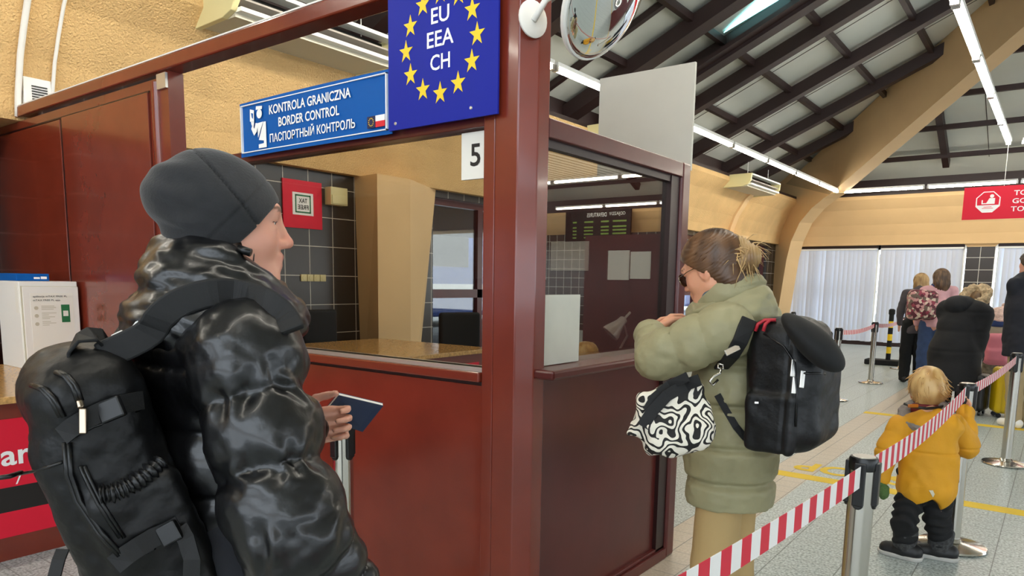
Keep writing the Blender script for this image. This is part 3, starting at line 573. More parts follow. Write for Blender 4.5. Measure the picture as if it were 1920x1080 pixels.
def vnoise(P):
    P=np.asarray(P,float); i=np.floor(P).astype(int); f=P-i; f=f*f*(3-2*f); i&=31; j=(i+1)&31; r=0
    for a in(0,1):
        for b in(0,1):
            for c in(0,1):
                w=(f[:,0] if a else 1-f[:,0])*(f[:,1] if b else 1-f[:,1])*(f[:,2] if c else 1-f[:,2])
                r=r+w*_NG[(j if a else i)[:,0],(j if b else i)[:,1],(j if c else i)[:,2]]
    return r*2-1
def soft(name,sf,m,parent=None,smooth=1,disp=None,colors=None,base=None,mi=None):
    V,F=sf.mesh(smooth)
    if disp is not None: V=V+normals(V,F)*disp(V)[:,None]
    mid=mi(V[F].mean(1)) if mi is not None else None
    return mesh_obj(name,V,F,m,mi=mid,smooth=True,parent=parent,base=base,colors=None if colors is None else np.concatenate([colors(V),np.ones((len(V),1))],1))
class Frame:
    """a person's own axes: forward, left, up, from the ground point between the feet"""
    def __init__(s,base,fwd): s.o=np.array(base,float); s.f=unit((fwd[0],fwd[1],0)); s.l=np.array((-s.f[1],s.f[0],0)); s.u=Z3
    def __call__(s,f,l,z): return s.o+s.f*f+s.l*l+Z3*z
    @property
    def R(s): return np.array([s.f,s.l,Z3])
class Head:
    def __init__(s,c,fwd,pitch=0,roll=0,k=1):
        s.c=np.array(c,float); f=unit((fwd[0],fwd[1],0)); l=np.array((-f[1],f[0],0)); cp,sp=math.cos(pitch),math.sin(pitch)
        s.f=f*cp-Z3*sp; u=np.cross(s.f,l); s.l=l*math.cos(roll)+u*math.sin(roll); s.u=np.cross(s.f,s.l); s.k=k
    def __call__(s,f,l,u): return s.c+s.k*(s.f*f+s.l*l+s.u*u)
    @property
    def R(s): return np.array([s.f,s.l,s.u])
def sculpt_head(S,h,detail=True,ears=True):
    k=h.k; R=h.R
    S.ell(h(-.012,0,.028),np.array((.098,.077,.092))*k,R,.01).ell(h(.028,0,-.03),np.array((.066,.060,.088))*k,R,.03*k)
    S.cap(h(.070,-.012,-.092),h(.070,.012,-.092),.021*k,None,.03*k)
    for q in(1,-1):
        S.cap(h(.005,q*.052,-.055),h(.06,q*.022,-.088),.018*k,None,.03*k); S.ell(h(.052,q*.040,-.022),np.array((.03,.024,.03))*k,R,.02*k)
        if not ears: continue
        S.ell(h(-.006,q*.076,-.006),np.array((.021,.008,.033))*k,R,.006*k)
        if detail: S.ell(h(.000,q*.082,-.004),np.array((.011,.006,.020))*k,R,.004*k,'-')
    if detail:
        S.cap(h(.082,-.034,.034),h(.082,.034,.034),.013*k,None,.02*k)
        for q in(1,-1): S.ell(h(.100,q*.032,.012),np.array((.020,.020,.013))*k,R,.012*k,'-')
        S.cap(h(.090,0,.022),h(.109,0,-.020),.0070*k,.0100*k,.012*k); S.ell(h(.1105,0,-.0215),np.array((.010,.0105,.0088))*k,R,.008*k)
        for q in(1,-1): S.ell(h(.100,q*.0125,-.026),np.array((.012,.008,.008))*k,R,.006*k)
        S.cap(h(.091,-.017,-.049),h(.091,.017,-.049),.0085*k,None,.008*k); S.cap(h(.096,-.006,-.048),h(.096,.006,-.048),.007*k,None,.006*k)
        S.cap(h(.090,-.014,-.064),h(.090,.014,-.064),.009*k,None,.008*k); S.cap(h(.104,-.024,-.0565),h(.104,.024,-.0565),.0035*k,None,.004*k,'-')
    return S
def sculpt_hand(S,w,d,n,side,curl=(.5,.5,.5,.5),thumb=(.5,.3),k=1,spread=.0):
    """palm from wrist w along d, palm facing n, thumb on the side vector"""
    d=unit(d); n=unit(n-d*(np.array(n)@d)); t=np.cross(d,n); t=t if t@np.array(side,float)>0 else -t
    S.box(w+d*.050*k,np.array((.048,.041,.015))*k,.013*k,np.array([d,t,n]),.012*k); S.cap(w-d*.03*k,w+d*.02*k,.024*k,.026*k,.015*k,flat=(n,.75))
    for i,(off,ln) in enumerate(((.030,.078),(.010,.086),(-.010,.080),(-.029,.064))):
        p=w+d*.094*k+t*off*k; dd=unit(d+t*off*spread*10); a=0; L=(.45,.31,.24)
        for j in range(3):
            a+=curl[i]*(1,1.1,.8)[j]; q=p+(dd*math.cos(a)+n*math.sin(a))*ln*L[j]*k; S.cap(p,q,(.0088,.0080,.0072)[j]*k,(.0080,.0072,.0062)[j]*k,.003*k); p=q
    p=w+d*.022*k+t*.036*k; v=unit(d*.75+t*.65+n*thumb[0]); q=p+v*.042*k; S.cap(w+d*.02*k+t*.018*k,q,.014*k,.0105*k,.01*k)
    v=unit(d*.95+t*.15+n*(thumb[0]+thumb[1])); r=q+v*.030*k; S.cap(q,r,.0100*k,.0092*k,.003*k); S.cap(r,r+unit(v+n*thumb[1])*.020*k,.0092*k,.0075*k,.003*k)
    return S
def leg_cloth(S,hip,knee,ank,r,k=.02,flat=None):
    S.chain([hip,knee,ank],r,k); return S
def strands(name,parent,roots,dirs,n,length,rad,m,seed,curl=.3,grav=.3):
    r=random.Random(seed); g=G()
    for i in range(n):
        p,nn,fl=roots(r); p=np.array(p,float); d=unit(np.array(fl)+np.array([r.gauss(0,curl) for _ in range(3)])*.5); pts=[p]; L=length*r.uniform(.5,1.2)
        for j in range(4): p=p+d*L/4; pts.append(p); d=unit(d-Z3*grav*.5+np.array([r.gauss(0,curl*.4) for _ in range(3)]))
        g.tube(pts,[rad,rad,rad*.8,rad*.5,rad*.15],4)
    return put(name,g,m,parent,smooth=True)
# ================================================================== QUEUE POSTS, BELTS, FLOOR MARKS
def make_post(label):
    t=thing('stanchion_post',label,'post',(0,0,0),'steel queue posts')
    put('base',G().lathe([(.165,0),(.172,.008),(.168,.016),(.11,.026),(.05,.034),(.041,.05),(.038,.052)],(0,0,0),48),'steel',t,smooth=True,angle=50)
    put('pole',G().lathe([(.0375,.03),(.0375,.895)],(0,0,0),32),'steel',t,smooth=True,angle=50)
    put('top_cap',G().lathe([(.0395,.885),(.041,.890),(.041,.918),(.038,.924),(.0,.925)],(0,0,0),32),'black',t,smooth=True,angle=40)
    put('cap_disc',G().lathe([(.033,.9245),(.032,.9262),(0,.9262)],(0,0,0),32),'alu',t,smooth=True,angle=40)
    for a in range(4):
        c,s=math.cos(a*math.pi/2),math.sin(a*math.pi/2); g=G().obox((c*.040,s*.040,.845),(c,s,0),(-s,c,0),Z3,(.008,.016,.066)); g.lathe([(.016,0),(.014,.012)],(c*.032,s*.032,.782),14,frame=((-s,c,0),Z3,(c,s,0))); put('belt_clip',g,'black',t,bevel=.003)
    return t
post0=[None]
def post(x,y,label):
    if post0[0] is None: post0[0]=make_post(label); o=post0[0]
    else: o=copy_tree(post0[0])
    o.location=(x,y,0); tag(o,label,'post','steel queue posts')
post(-.436,2.345,'steel queue post in the right foreground with black cap and grey disc')
post(-.372,4.60,'steel queue post beside the child in the yellow jacket')
post(-.258,7.13,'steel queue post at the right edge, nearest the yellow suitcase')
post(-2.09,1.72,'steel queue post behind the blue passport by the booth panel')
post(-2.218,11.94,'steel queue post in the far row, standing alone in front of the middle blind')
post(-2.21,14.41,'steel queue post next to the yellow and black pole')
post(-2.226,9.77,'steel queue post partly hidden behind the black neck pillow')
post(-2.13,8.86,'steel queue post of which only the round base shows past the black backpack')
post(-4.35,15.2,'steel queue post far off whose black head shows beside the curved column')
def belt(a,b,label,sag=.02,h=.062,per=.094,mid=None):
    a=np.array(a,float); b=np.array(b,float); L=np.linalg.norm(b-a); n=max(6,int(L/(per/2))); g=G(); r=[]
    for i in range(n+1):
        t=i/n; p=a*(1-t)+b*t; p=p-Z3*sag*4*t*(1-t)
        if mid is not None: p=p+np.array(mid)*math.exp(-((t-.86)/.1)**2)
        r.append(p)
    sd=np.cross(b-a,Z3); sd/=np.linalg.norm(sd)
    for i in range(n):
        p,q=r[i],r[i+1]; k=np.array((0,0,h/2)); e=sd*.0008
        g.add([p-k-e,q-k-e,q+k-e,p+k-e,p-k+e,q-k+e,q+k+e,p+k+e],[(0,1,2,3),(5,4,7,6),(3,2,6,7),(1,0,4,5)],i%2)
    return tag(put('queue_belt',g,['tape_white','tape_red']),label,'belt')
belt((-.432,2.287,.872),(-.66,.2,.846),'broad red and white striped belt from the foreground post to the bottom of the picture',.02,.066)
belt((-.434,2.402,.868),(-.374,4.545,.872),'red and white striped belt running in front of the child in yellow',.03,.076,.094)
belt((-.372,4.657,.872),(-.26,7.08,.872),'red and white striped belt beyond the child, leading to the right edge post',.02,.062)
belt((-2.226,9.82,.87),(-2.218,11.89,.872),'far striped belt between the two posts left of the girls',.04,.06)
belt((-2.218,11.99,.872),(-2.21,14.36,.872),'far striped belt ending by the yellow and black pole',.04,.06)
pb=thing('barrier_pole','yellow and black striped pole on a dark foot in the far lane','pole',(-2.62,15.0,0))
put('foot',G().box(-2.9,-2.2,14.85,15.15,0,.10),'black_matt',pb,bevel=.02)
g=G()
for k in range(7): g.lathe([(.042,.10+k*.12),(.042,.22+k*.12)],(-2.52,15,0),16,k%2)
put('striped_tube',g,['black_matt','yellow'],pb,smooth=True,angle=40); put('head',G().lathe([(.045,.94),(.055,.96),(.055,1.03),(.03,1.05)],(-2.52,15,0),16),'black_matt',pb,smooth=True,angle=40)
for y,w,l in ((5.53,.15,'near'),(8.98,.14,'second')):
    tag(put('floor_stripe',G().box(-1.72,6,y,y+w,0,.0012),'floor_yellow'),'yellow tape stripe across the floor, the '+l+' one','floor marking')
lt=thing('floor_lettering','yellow STOP lettering on the floor behind the near stripe, upside down','floor marking',(-1.2,5.95,0))
text('STOP',(-.78,6.09,.0),-X3,-Y3,.82,.30,'floor_yellow',lt,bold=.03,th=.0015)
s=thing('goods_sign','red hanging sign with white octagon emblem at the right edge','sign',(-.3,13,2.5)); YR=13.0
put('board',G().box(-1.345,1.6,YR,YR+.02,2.47,2.945),'sign_red',s)
put_each('wire',[G().tube([(-.85,YR+.01,2.945),(-.85,YR+.01,3.555)],.004,5),G().tube([(1.4,YR+.01,2.945),(1.4,YR+.01,3.9)],.004,5)],'white',s)
oc=lambda R,cx=.0,cz=.0:[(cx+R*math.cos(math.pi/8+k*math.pi/4),cz+R*math.sin(math.pi/8+k*math.pi/4)) for k in range(8)]
flat(s,'octagon',[oc(.165)],'sign_white',(-1.03,YR,2.72),X3,Z3); flat(s,'octagon_field',[[(-.135,-.045),(.135,-.045),(.14,.058),(.058,.14),(-.058,.14),(-.14,.058)]],'sign_red',(-1.03,YR-.0013,2.72),X3,Z3)
flat(s,'customs_pictogram',[disc(.045,.085,.026),[(.015,.055),(.085,.055),(.085,-.03),(-.08,-.03),(-.08,.03),(-.065,.03),(-.065,-.015),(-.02,-.015)]],'sign_white',(-1.03,YR-.0026,2.72),X3,Z3)
flat(s,'emblem_print',[[(-.05,-.075),(.05,-.075),(.05,-.068),(-.05,-.068)],[(-.07,-.095),(.07,-.095),(.07,-.088),(-.07,-.088)]],'sign_red',(-1.03,YR-.0013,2.72),X3,Z3)
for q,(tx,w) in enumerate((('TOWARY',.50),('GOODS',.42),('ТОВАРЫ',.50))): text(tx,(-.72-.01*q,YR,2.80-.115*q),X3,Z3,w,.072,'sign_white',s,bold=.015)
# desk lamp and clutter inside the booth
mat('lamp_metal','#e6e2d8',.32,.35)
dl=thing('desk_lamp','small steel desk lamp behind the side glass of the booth','lamp',(-1.86,3.0,.94)); lc=at(1157,612,0,-1.72); la=unit(W(1140,622,1)-W(1172,588,1)); fr=frame_of(la)
put('shade',G().lathe([(.012,-.055),(.020,-.05),(.024,-.02),(.045,.035),(.047,.05),(.043,.05)],lc,24,frame=fr),'lamp_metal',dl,smooth=True,angle=50)
put('switch_rod',G().tube([lc-la*.05,lc-la*.095],.006,8),'lamp_metal',dl,smooth=True)
put('arm',G().tube([lc-la*.01,lc+np.array((-.03,.12,.01)),lc+np.array((-.06,.22,-.06)),np.array((-1.80,3.12,.95))],.006,8),'lamp_metal',dl,smooth=True); put('foot',G().lathe([(.06,.94),(.06,.95),(.02,.965)],(-1.80,3.12,0),20),'steel',dl,smooth=True,angle=40)
for k,(z0,z1,y0,y1) in enumerate(((1.45,1.70,2.75,2.92),(1.45,1.70,2.93,3.10),(1.50,1.66,3.16,3.28))):
    tag(put('paper_notice',G().box(-4.02,-4.018,y0,y1,z0,z1) if 0 else G().box(-2.9+.28*k,-2.65+.28*k,3.436,3.439,z0,z1),'paper'),['left','middle','right'][k]+' of three white notices on the inner back wall of the booth','notice','notices inside the booth')
def office_chair(x,y,rz,label):
    t=thing('office_chair',label,'chair',(x,y,0),'office chairs by the granite counter'); S=SF((-.26,-.09,.55),(.26,.09,1.16),.012); S.box((0,0,.86),(.22,.035,.27),.034,None,.02); 
    V,F=S.mesh(2); V[:,1]+=.25*(V[:,0]**2)*1.2; c,s_=math.cos(rz),math.sin(rz); Rm=np.array([[c,-s_,0],[s_,c,0],[0,0,1]])
    mesh_obj('backrest',V@Rm.T+np.array((x,y,0)),F,'black_matt',smooth=True,parent=t)
    q=lambda a:(np.array(a)@Rm.T+np.array((x,y,0)))
    S=SF((-.27,-.55,.40),(.27,.02,.54),.014); S.box((0,-.26,.46),(.24,.24,.04),.038); V,F=S.mesh(1); mesh_obj('seat',V@Rm.T+np.array((x,y,0)),F,'black_matt',smooth=True,parent=t)
    put('column',G().tube([q((0,-.26,.08)),q((0,-.26,.43))],.028,12),'black',t,smooth=True)
    for k in range(5): a=k*2*math.pi/5; put('leg',G().tube([q((0,-.26,.09)),q((.28*math.cos(a),-.26+.28*math.sin(a),.04))],[.025,.02],8),'black',t,smooth=True)
    put('back_support',G().tube([q((0,-.2,.44)),q((0,.05,.46)),q((0,.05,.75))],.018,8),'black',t,smooth=True)
q=at(848,640,0,-4.75); office_chair(-4.75,4.24-q[1],-1.1,'black office chair at the far end of the granite counter, seen in the booth glass')
q=at(588,640,0,-5.95); office_chair(-5.98,4.24-q[1],1.57,'black office chair behind the granite counter under the wall sockets')
# ================================================================== PEOPLE
def vmat(name,rough,bump=0,bscale=60,coat=0,sheen=0,bdist=.004,sss=0,stretch=None,spec=.5):
    m=mat(name,'#808080',rough,bump=bump,bscale=bscale,coat=coat,sheen=sheen,bdist=bdist,stretch=stretch,spec=spec); nt=m.node_tree; a=nt.nodes.new('ShaderNodeAttribute'); a.attribute_name='col'; p=nt.nodes['Principled BSDF']
    nt.links.new(a.outputs['Color'],p.inputs['Base Color'])
    if sss: p.inputs['Subsurface Weight'].default_value=sss; p.inputs['Subsurface Radius'].default_value=(.010,.004,.002); p.inputs['Subsurface Scale'].default_value=.6
    return m
vmat('skin',.48,.12,300,sss=.25,bdist=.001); vmat('knit',.95,.5,220,sheen=.2,bdist=.0015)
vmat('cloth',.8,.35,90,sheen=.1,bdist=.003)
mat('nylon_black','#0a0a0c',.33,bump=.35,bscale=34,coat=.12,bdist=.004,detail=3,spec=.55); mat('strap_black','#0b0b0c',.7,bump=.4,bscale=400,bdist=.0008)
mat('pack_black','#0a0a0b',.46,bump=.6,bscale=30,bdist=.005,spec=.38); mat('pack_shine','#141416',.36,bump=.45,bscale=22,bdist=.006); mat('fleece_grey','#8b8583',.95,bump=.5,bscale=200,bdist=.002)
mat('jean_dark','#1b1d24',.85,bump=.3,bscale=200,bdist=.001); mat('shoe_black','#141415',.5); mat('eye_white','#e9e4de',.15); mat('iris','#3a2a1e',.1)
SK=np.array(lin('#dba088')[:3]); SKR=np.array(lin('#c9735f')[:3]); BROW=np.array(lin('#4a2f20')[:3])
def skin_cols(h,base=SK,red=SKR,brow=BROW,nosered=.5):
    def fn(V):
        q=(V-h.c)@np.array([h.f,h.l,h.u]).T/h.k; C=np.tile(base,(len(V),1))
        def blend(c,w):
            nonlocal C; w=np.clip(w,0,1)[:,None]; C=C*(1-w)+np.array(c)*w
        g=lambda c,s: np.exp(-(((q-np.array(c))/np.array(s))**2).sum(1))
        blend(red,.55*nosered*2*g((.11,0,-.02),(.02,.016,.016))); 
        for s in(1,-1): blend(red,.30*g((.06,s*.045,-.02),(.03,.02,.022))); blend(red,.35*g((-.005,s*.082,-.005),(.02,.012,.035)))
        front=(q[:,0]>.06)
        lip=np.maximum(g((.098,0,-.050),(.02,.020,.007)),g((.098,0,-.0635),(.02,.016,.0075))); blend(np.array(lin('#b5605a')[:3]),front*np.where(lip>.35,.75,lip))
        for s in(1,-1): b=g((.09,s*.033,.037),(.03,.018,.0045)); blend(brow,front*np.where(b>.3,.8,b*.5))
        return C
    return fn
def eyes(h,parent,dz=0):
    for s in(1,-1):
        c=h(.0735,s*.0315,.0115); fr=frame_of(h.f+h.l*s*.1-h.u*dz)
        e=put('eye',G().lathe([(.0118*math.sin(a),.0118*math.cos(a)) for a in [math.pi*k/10 for k in range(10,-1,-1)]],c,16,frame=fr),'eye_white',parent,smooth=True)
        put('iris',G().lathe([(.0052,.0100),(.0050,.0114),(.001,.0122)],c,14,frame=fr),'iris',e if 0 else parent,smooth=True)
def lids(S,h):
    for s in(1,-1):
        S.ell(h(.076,s*.0315,.0185),np.array((.0145,.0165,.0080))*h.k,h.R,.002); S.ell(h(.075,s*.0315,.0035),np.array((.0140,.0155,.0060))*h.k,h.R,.003)
def lashes(h,parent):
    for s in(1,-1): put('eyelashes',G().tube([h(.066,s*.049,.010),h(.080,s*.042,.0135),h(.0865,s*.032,.0145),h(.083,s*.021,.012)],[.0006,.0014,.0014,.0007],6),'hair_dark',parent,smooth=True)
def spline(P,n):
    P=[np.array(p,float) for p in P]; Q=[2*P[0]-P[1]]+P+[2*P[-1]-P[-2]]; out=[]
    for k in range(n):
        t=k/(n-1)*(len(P)-1); i=min(int(t),len(P)-2); u=t-i; a,b,c,d=Q[i:i+4]; out.append(.5*(2*b+(c-a)*u+(2*a-5*b+4*c-d)*u*u+(3*b-a-3*c+d)*u**3))
    return out
def band(q,c,w): return np.exp(-((q-c)/w)**2)
def nz(V,s,st=(1,1,1)): return vnoise(V*s*np.array(st))
from mathutils.bvhtree import BVHTree
class Snap:
    """drops points seen at a picture position onto a garment, so that straps lie on the cloth"""
    def __init__(s,*obs):
        s.t=[BVHTree.FromPolygons([tuple(np.array(v.co)+np.array(o['_o'])) for v in o.data.vertices],[tuple(p.vertices) for p in o.data.polygons]) for o in obs]
    def __call__(s,x,y,off=.006,d=None):
        r=unit(ray(x,y)); best=None
        for t in s.t:
            h=t.ray_cast(Vector(EYE),Vector(r))
            if h[0] is not None and (best is None or h[3]<best): best=h[3]
        if best is None: return W(x,y,d)
        return EYE+r*(best-off)
# ---------------------------------------------------------------- woman in the black puffer jacket
Fh=unit((_F[0],_F[1],0)); Rh=unit((CR[0],CR[1],0))
def facing(a): a=math.radians(a); return Rh*math.cos(a)+Fh*math.sin(a)
nk=W(405,500,1.38); A=Frame((nk[0],nk[1],0),facing(35)); hA=Head(W(421,427,1.37),facing(25),.02,0,1.05)
w1=thing('person','woman in black puffer jacket and dark beanie holding a passport, left foreground','person',(nk[0],nk[1],0)) if 0 else None
S=SF(A(0,0,.85)-np.array((.62,.62,.92)),A(0,0,.85)+np.array((.62,.62,.95)),.005)
sculpt_head(S,hA,ears=False); lids(S,hA)
S.cap(hA(-.025,0,-.05),A(-.02,0,1.36),.058,.062,.03); S.chain([A(0,0,1.30),A(0,0,1.08),A(0,0,.92)],[.12,.12,.14],.03,flat=(A.f,.75)); S.cap(A(0,.14,1.33),A(0,-.14,1.33),.055,None,.04)
shR,elR,wrR=W(462,672,1.235),W(538,990,1.20),W(665,1130,1.30); shL,elL,wrL=A(-.01,.20,1.33),A(.02,.27,1.07),W(553,806,1.51)
for a,b,c in((shR,elR,wrR),(shL,elL,wrL)): S.cap(a,b,.052,.042,.02); S.cap(b,c,.042,.028,.01)
hd=unit(Rh*.88+Fh*.45+Z3*.10); sculpt_hand(S,wrL,hd,-A.l*.9+Z3*.1,Z3,(.9,1.0,1.1,1.2),(.25,.35),.95)
sculpt_hand(S,wrR,unit(wrR-elR),A.l,A.f,(.4,.45,.5,.5),(.3,.3))
for s in(1,-1): S.chain([A(0,s*.09,.92),A(.02,s*.09,.48),A(-.02,s*.09,.08)],[.085,.055,.035],.03); S.cap(A(-.03,s*.09,.045),A(.13,s*.10,.03),.035,.03,.02)
w1=soft('person',S,'skin',colors=skin_cols(hA),base=(nk[0],nk[1],0)); tag(w1,'woman in black puffer jacket and dark beanie holding a passport, left foreground','person')
eyes(hA,w1); lashes(hA,w1)
# trousers and boots (below the picture)
S=SF(A(0,0,.5)-np.array((.35,.35,.46)),A(0,0,.5)+np.array((.35,.35,.55)),.012); S.cap(A(0,.05,.95),A(0,-.05,.95),.14,None,.05)
for s in(1,-1): S.chain([A(0,s*.09,.92),A(.02,s*.095,.48),A(-.02,s*.095,.10)],[.115,.08,.062],.03)
soft('trousers',S,'jean_dark',w1)
for s in(1,-1): S=SF(A(.04,s*.1,.06)-.22,A(.04,s*.1,.06)+.22,.008); S.cap(A(-.04,s*.095,.055),A(.13,s*.105,.045),.05,.042,.02).cap(A(-.03,s*.095,.06),A(-.03,s*.095,.2),.058,.06,.02).below(.0); soft('shoe',S,'shoe_black',w1)
# jacket
S=SF(A(0,0,1.05)-np.array((.60,.60,.47)),A(0,0,1.05)+np.array((.60,.60,.5)),.006)
S.chain([A(-.02,0,1.27),A(0,0,1.08),A(0,0,.86),A(0,0,.70)],[.160,.180,.190,.19],.04,flat=(A.f,.76)); S.cap(A(-.01,.13,1.30),A(-.01,-.13,1.30),.095,None,.05)
S.cap(A(-.01,0,1.30),A(0,0,1.42),.15,.10,.05)
S.cap(shR,elR,.100,.096,.03,puff=(2.45,.020,.39)); S.cap(elR,wrR,.097,.062,.03,puff=(3,.016,.0)); S.cap(shL,elL,.095,.09,.03,puff=(2.45,.022,.39)); S.cap(elL,wrL-hd*.025,.088,.046,.03,puff=(3,.018,0))
S.cap(wrL-hd*.03,wrL+hd*.035,.040,.037,.006)
jq=lambda V:(V-A.o)@A.R.T
def quilt(V):
    q=jq(V); arm=np.minimum(np.linalg.norm(V-shR,axis=1),np.linalg.norm(V-elR,axis=1))
    tor=(q[:,1]>-.20); z=q[:,2]
    d=np.where(tor,.016*(np.abs(np.sin(np.pi*(z-.70)/.115))**.5-1),0)
    # gathers that run away from each seam, and broad soft creases
    ax=unit(elR-shR); t=(V-shR)@ax/np.linalg.norm(elR-shR); s1=sum(np.exp(-((t-c)/.10)**2) for c in(.25,.66,1.07)); ang=(V-shR)@A.f*1.0
    d=d+np.where(tor,0,.0055*s1*np.sin(ang*120+5*nz(V,14)))
    return d+.0065*nz(V,11,(1,1,.6))+.004*nz(V,24)+.0016*nz(V,60)
jk=soft('puffer_jacket',S,'nylon_black',w1,1,quilt)
# high collar: stacked puffy rolls, open at the front
ca=unit(Z3*.87+A.f*.50); S=SF(W(420,540,1.38)-.24,W(420,540,1.38)+.24,.005)
S.torus(W(424,530,1.37),unit(Z3*.85+facing(28)*.53),.088,.036,.012,flat=1.5); S.torus(W(412,562,1.365),unit(Z3*.9+facing(28)*.43),.104,.042,.02,flat=1.2); S.torus(W(408,600,1.36),Z3,.115,.05,.025)
S.cap(W(330,480,1.36),W(352,560,1.33),.045,.05,.03)
colr=soft('collar',S,'nylon_black',w1,1,lambda V:.007*nz(V,16,(1,1,2.4))+.003*nz(V,40,(1,1,1.6))+.0012*np.sin((V@unit(Z3*.85+facing(28)*.53))*160+9*nz(V,10)))
S=SF(W(470,545,1.36)-.2,W(470,545,1.36)+.2,.005); S.torus(W(427,523,1.37),unit(Z3*.85+facing(28)*.53),.074,.028,.01,flat=1.7); soft('collar_lining',S,'fleece_grey',w1,1,lambda V:.002*nz(V,120))
put('cord_toggle',G().tube([W(447,466,1.285),W(470,474,1.285)],.0075,10),'black',w1,smooth=True)
# beanie
S=SF(hA.c-.22,hA.c+np.array((.22,.22,.24)),.004); S.ell(hA(-.004,0,.024),np.array((.104,.090,.100))*1.05,hA.R,.01).ell(hA(-.042,0,.062),(.078,.078,.064),hA.R,.05).ell(hA(-.098,.0,.050),(.034,.05,.032),hA.R,.035)
S.cut(hA(0,0,-.046),-hA.u).cut(hA(.094,0,.052),unit(hA.f*.74-hA.u*.67))
hq=lambda V:((V-hA.c)@hA.R.T)/hA.k
def hat_lines(V):
    q=hq(V); e=(q-np.array((.094,0,.052)))@np.array((.74,0,-.67)); fold=np.exp(-((e+.040)/.0028)**2)*(q[:,2]>-.045)
    seam=np.exp(-((q[:,0]-.012+ (q[:,2]-.05)*.80)/.0022)**2)*(q[:,1]<.02)*(e<-.0)
    return np.maximum(fold*.45,seam)
soft('beanie',S,'knit',w1,1,lambda V:.004*nz(V,16)+.003*np.sin(hq(V)[:,2]*120+5*nz(V,9))*np.exp(-((hq(V)[:,0]+.085)/.035)**2)-.004*hat_lines(V),lambda V:np.array(lin('#252527')[:3])*(1-.75*hat_lines(V)+.12*nz(V,90))[:,None])
put('hair_lock',G().tube([hA(.03,-.066,.0),hA(.045,-.064,-.03),hA(.042,-.06,-.07),hA(.035,-.055,-.12)],[.0016,.0018,.0016,.001],6).tube([hA(.012,-.066,-.03),hA(.02,-.066,-.06),hA(.03,-.06,-.10),hA(.035,-.05,-.14)],[.012,.012,.011,.008],8),'hair_dark',w1,smooth=True)
# passport in the left hand
c=[W(635.5,741.4,1.545),W(718.8,761,1.605),W(680,810,1.64),W(599.5,783.8,1.585)]; pn=unit(np.cross(c[1]-c[0],c[3]-c[0])); pn=pn if pn@_F<0 else -pn
pp=thing('passport','dark blue passport held out by the woman in the puffer jacket','passport',(c[0]+c[2])/2)
put('cover',G().prism(c,-pn*.0012),'navy_cover',pp); put('pages',G().prism([q+(sum(c)/4-q)*.012-pn*.0013+np.array((0,0,.0)) for q in c],-pn*.006),'paper',pp); put('back_cover',G().prism([q-pn*.0074 for q in c],-pn*.0012),'navy_cover',pp)
# backpack
bagc=A(-.190,-.035,1.075); ky=A.l; kz=unit(Z3*.955-A.f*.29); kx=np.cross(ky,kz); BR=np.array([kx,ky,kz])
bp=thing('backpack','black travel backpack with side pocket and straps worn by the woman in the beanie','backpack',A(-.27,0,.83))
S=SF(bagc-.36,bagc+.36,.006); S.box(bagc,(.085,.140,.235),.065,BR,.02).box(bagc-kx*.055-kz*.05,(.055,.120,.185),.05,BR,.03).ell(bagc+kz*.18-kx*.01,(.085,.125,.07),BR,.03).box(bagc-ky*.138-kz*.10+kx*.01,(.07,.022,.12),.02,BR,.02)
def pack_disp(V):
    q=(V-bagc)@BR.T; gath=0*q[:,0]
    return .009*nz(V,11,(1,1,.45))+.005*nz(V,24,(1,1,.5))+.002*nz(V,55)
mb1=soft('main_bag',S,'pack_black',bp,1,pack_disp)
def on(f,l,z): return bagc+kx*f*.88+ky*(l+.0095 if l<-.1 else l)+kz*z
def zip_line(pts,parent,r=.0045):
    put('zip',G().tube(pts,r,6),'black',parent,smooth=True)
sb=Snap(mb1)
def lay(pts,off=.004,d=1.17): return [sb(x,y,off,d) for x,y in pts]
for q in (0,7): zip_line(lay(((58+q,722),(78+q,730),(95+q,748),(113+q,782))),bp,.0042); zip_line(lay(((104+q,698),(122+q,706),(136+q,724),(146+q,752))),bp,.0042)
for q in (0,8): zip_line(lay(((121+q,830),(125+q,890),(143+q,940),(184+q,1000),(224+q,1042))),bp,.0042); zip_line(lay(((150+q,874),(164+q,905),(184+q,945),(225+q,1008))),bp,.0036)
put('seam',G().tube(lay(((36,889),(62,884),(90,876),(118,866)),.001),.003,6),'black',bp,smooth=True); put('seam',G().tube(lay(((126,826),(175,800),(262,770)),.001),.003,6),'black',bp,smooth=True)
def elastic(pts,n=46):
    P=lay(pts,.004); g=G(); R=[]; Q=[]
    for k in range(n):
        t=k/(n-1)*(len(P)-1); a=min(int(t),len(P)-2); Q.append(P[a]+(P[a+1]-P[a])*(t-a)); R.append(.0125+.0045*math.sin(k*1.9)+.0015*math.sin(k*.7))
    put('elastic_pocket_edge',g.tube(Q,R,10),'pack_shine',bp,smooth=True)
elastic(((188,928),(212,924),(238,914),(272,893),(303,866)))
st=put('compression_strap',G().ribbon(lay(((116,818),(133,803),(152,791),(175,779),(198,768),(228,758),(268,750)),.010),CU,.030,.004),'strap_black',bp)
q=sb(208,768,.017,1.15); put('buckle',G().obox(q,unit(CR+CU*.42),unit(CU-CR*.42),_F,(.020,.017,.006)).obox(q-CR*.040-CU*.017,unit(CR+CU*.42),unit(CU-CR*.42),_F,(.015,.014,.005)),'black',st,bevel=.003)
q=sb(156,782,.020,1.14); put('zip_pull',G().obox(q-CU*.006,CR,CU,_F,(.006,.020,.003)).tube([q+CU*.014-CR*.003,q+CU*.026-CR*.006],.006,8),'steel_dark',bp,bevel=.002)
st=put('compression_strap',G().ribbon(lay(((214,1060),(238,1040),(260,1025),(288,1008),(316,996),(338,984)),.010),CU,.032,.004),'strap_black',bp)
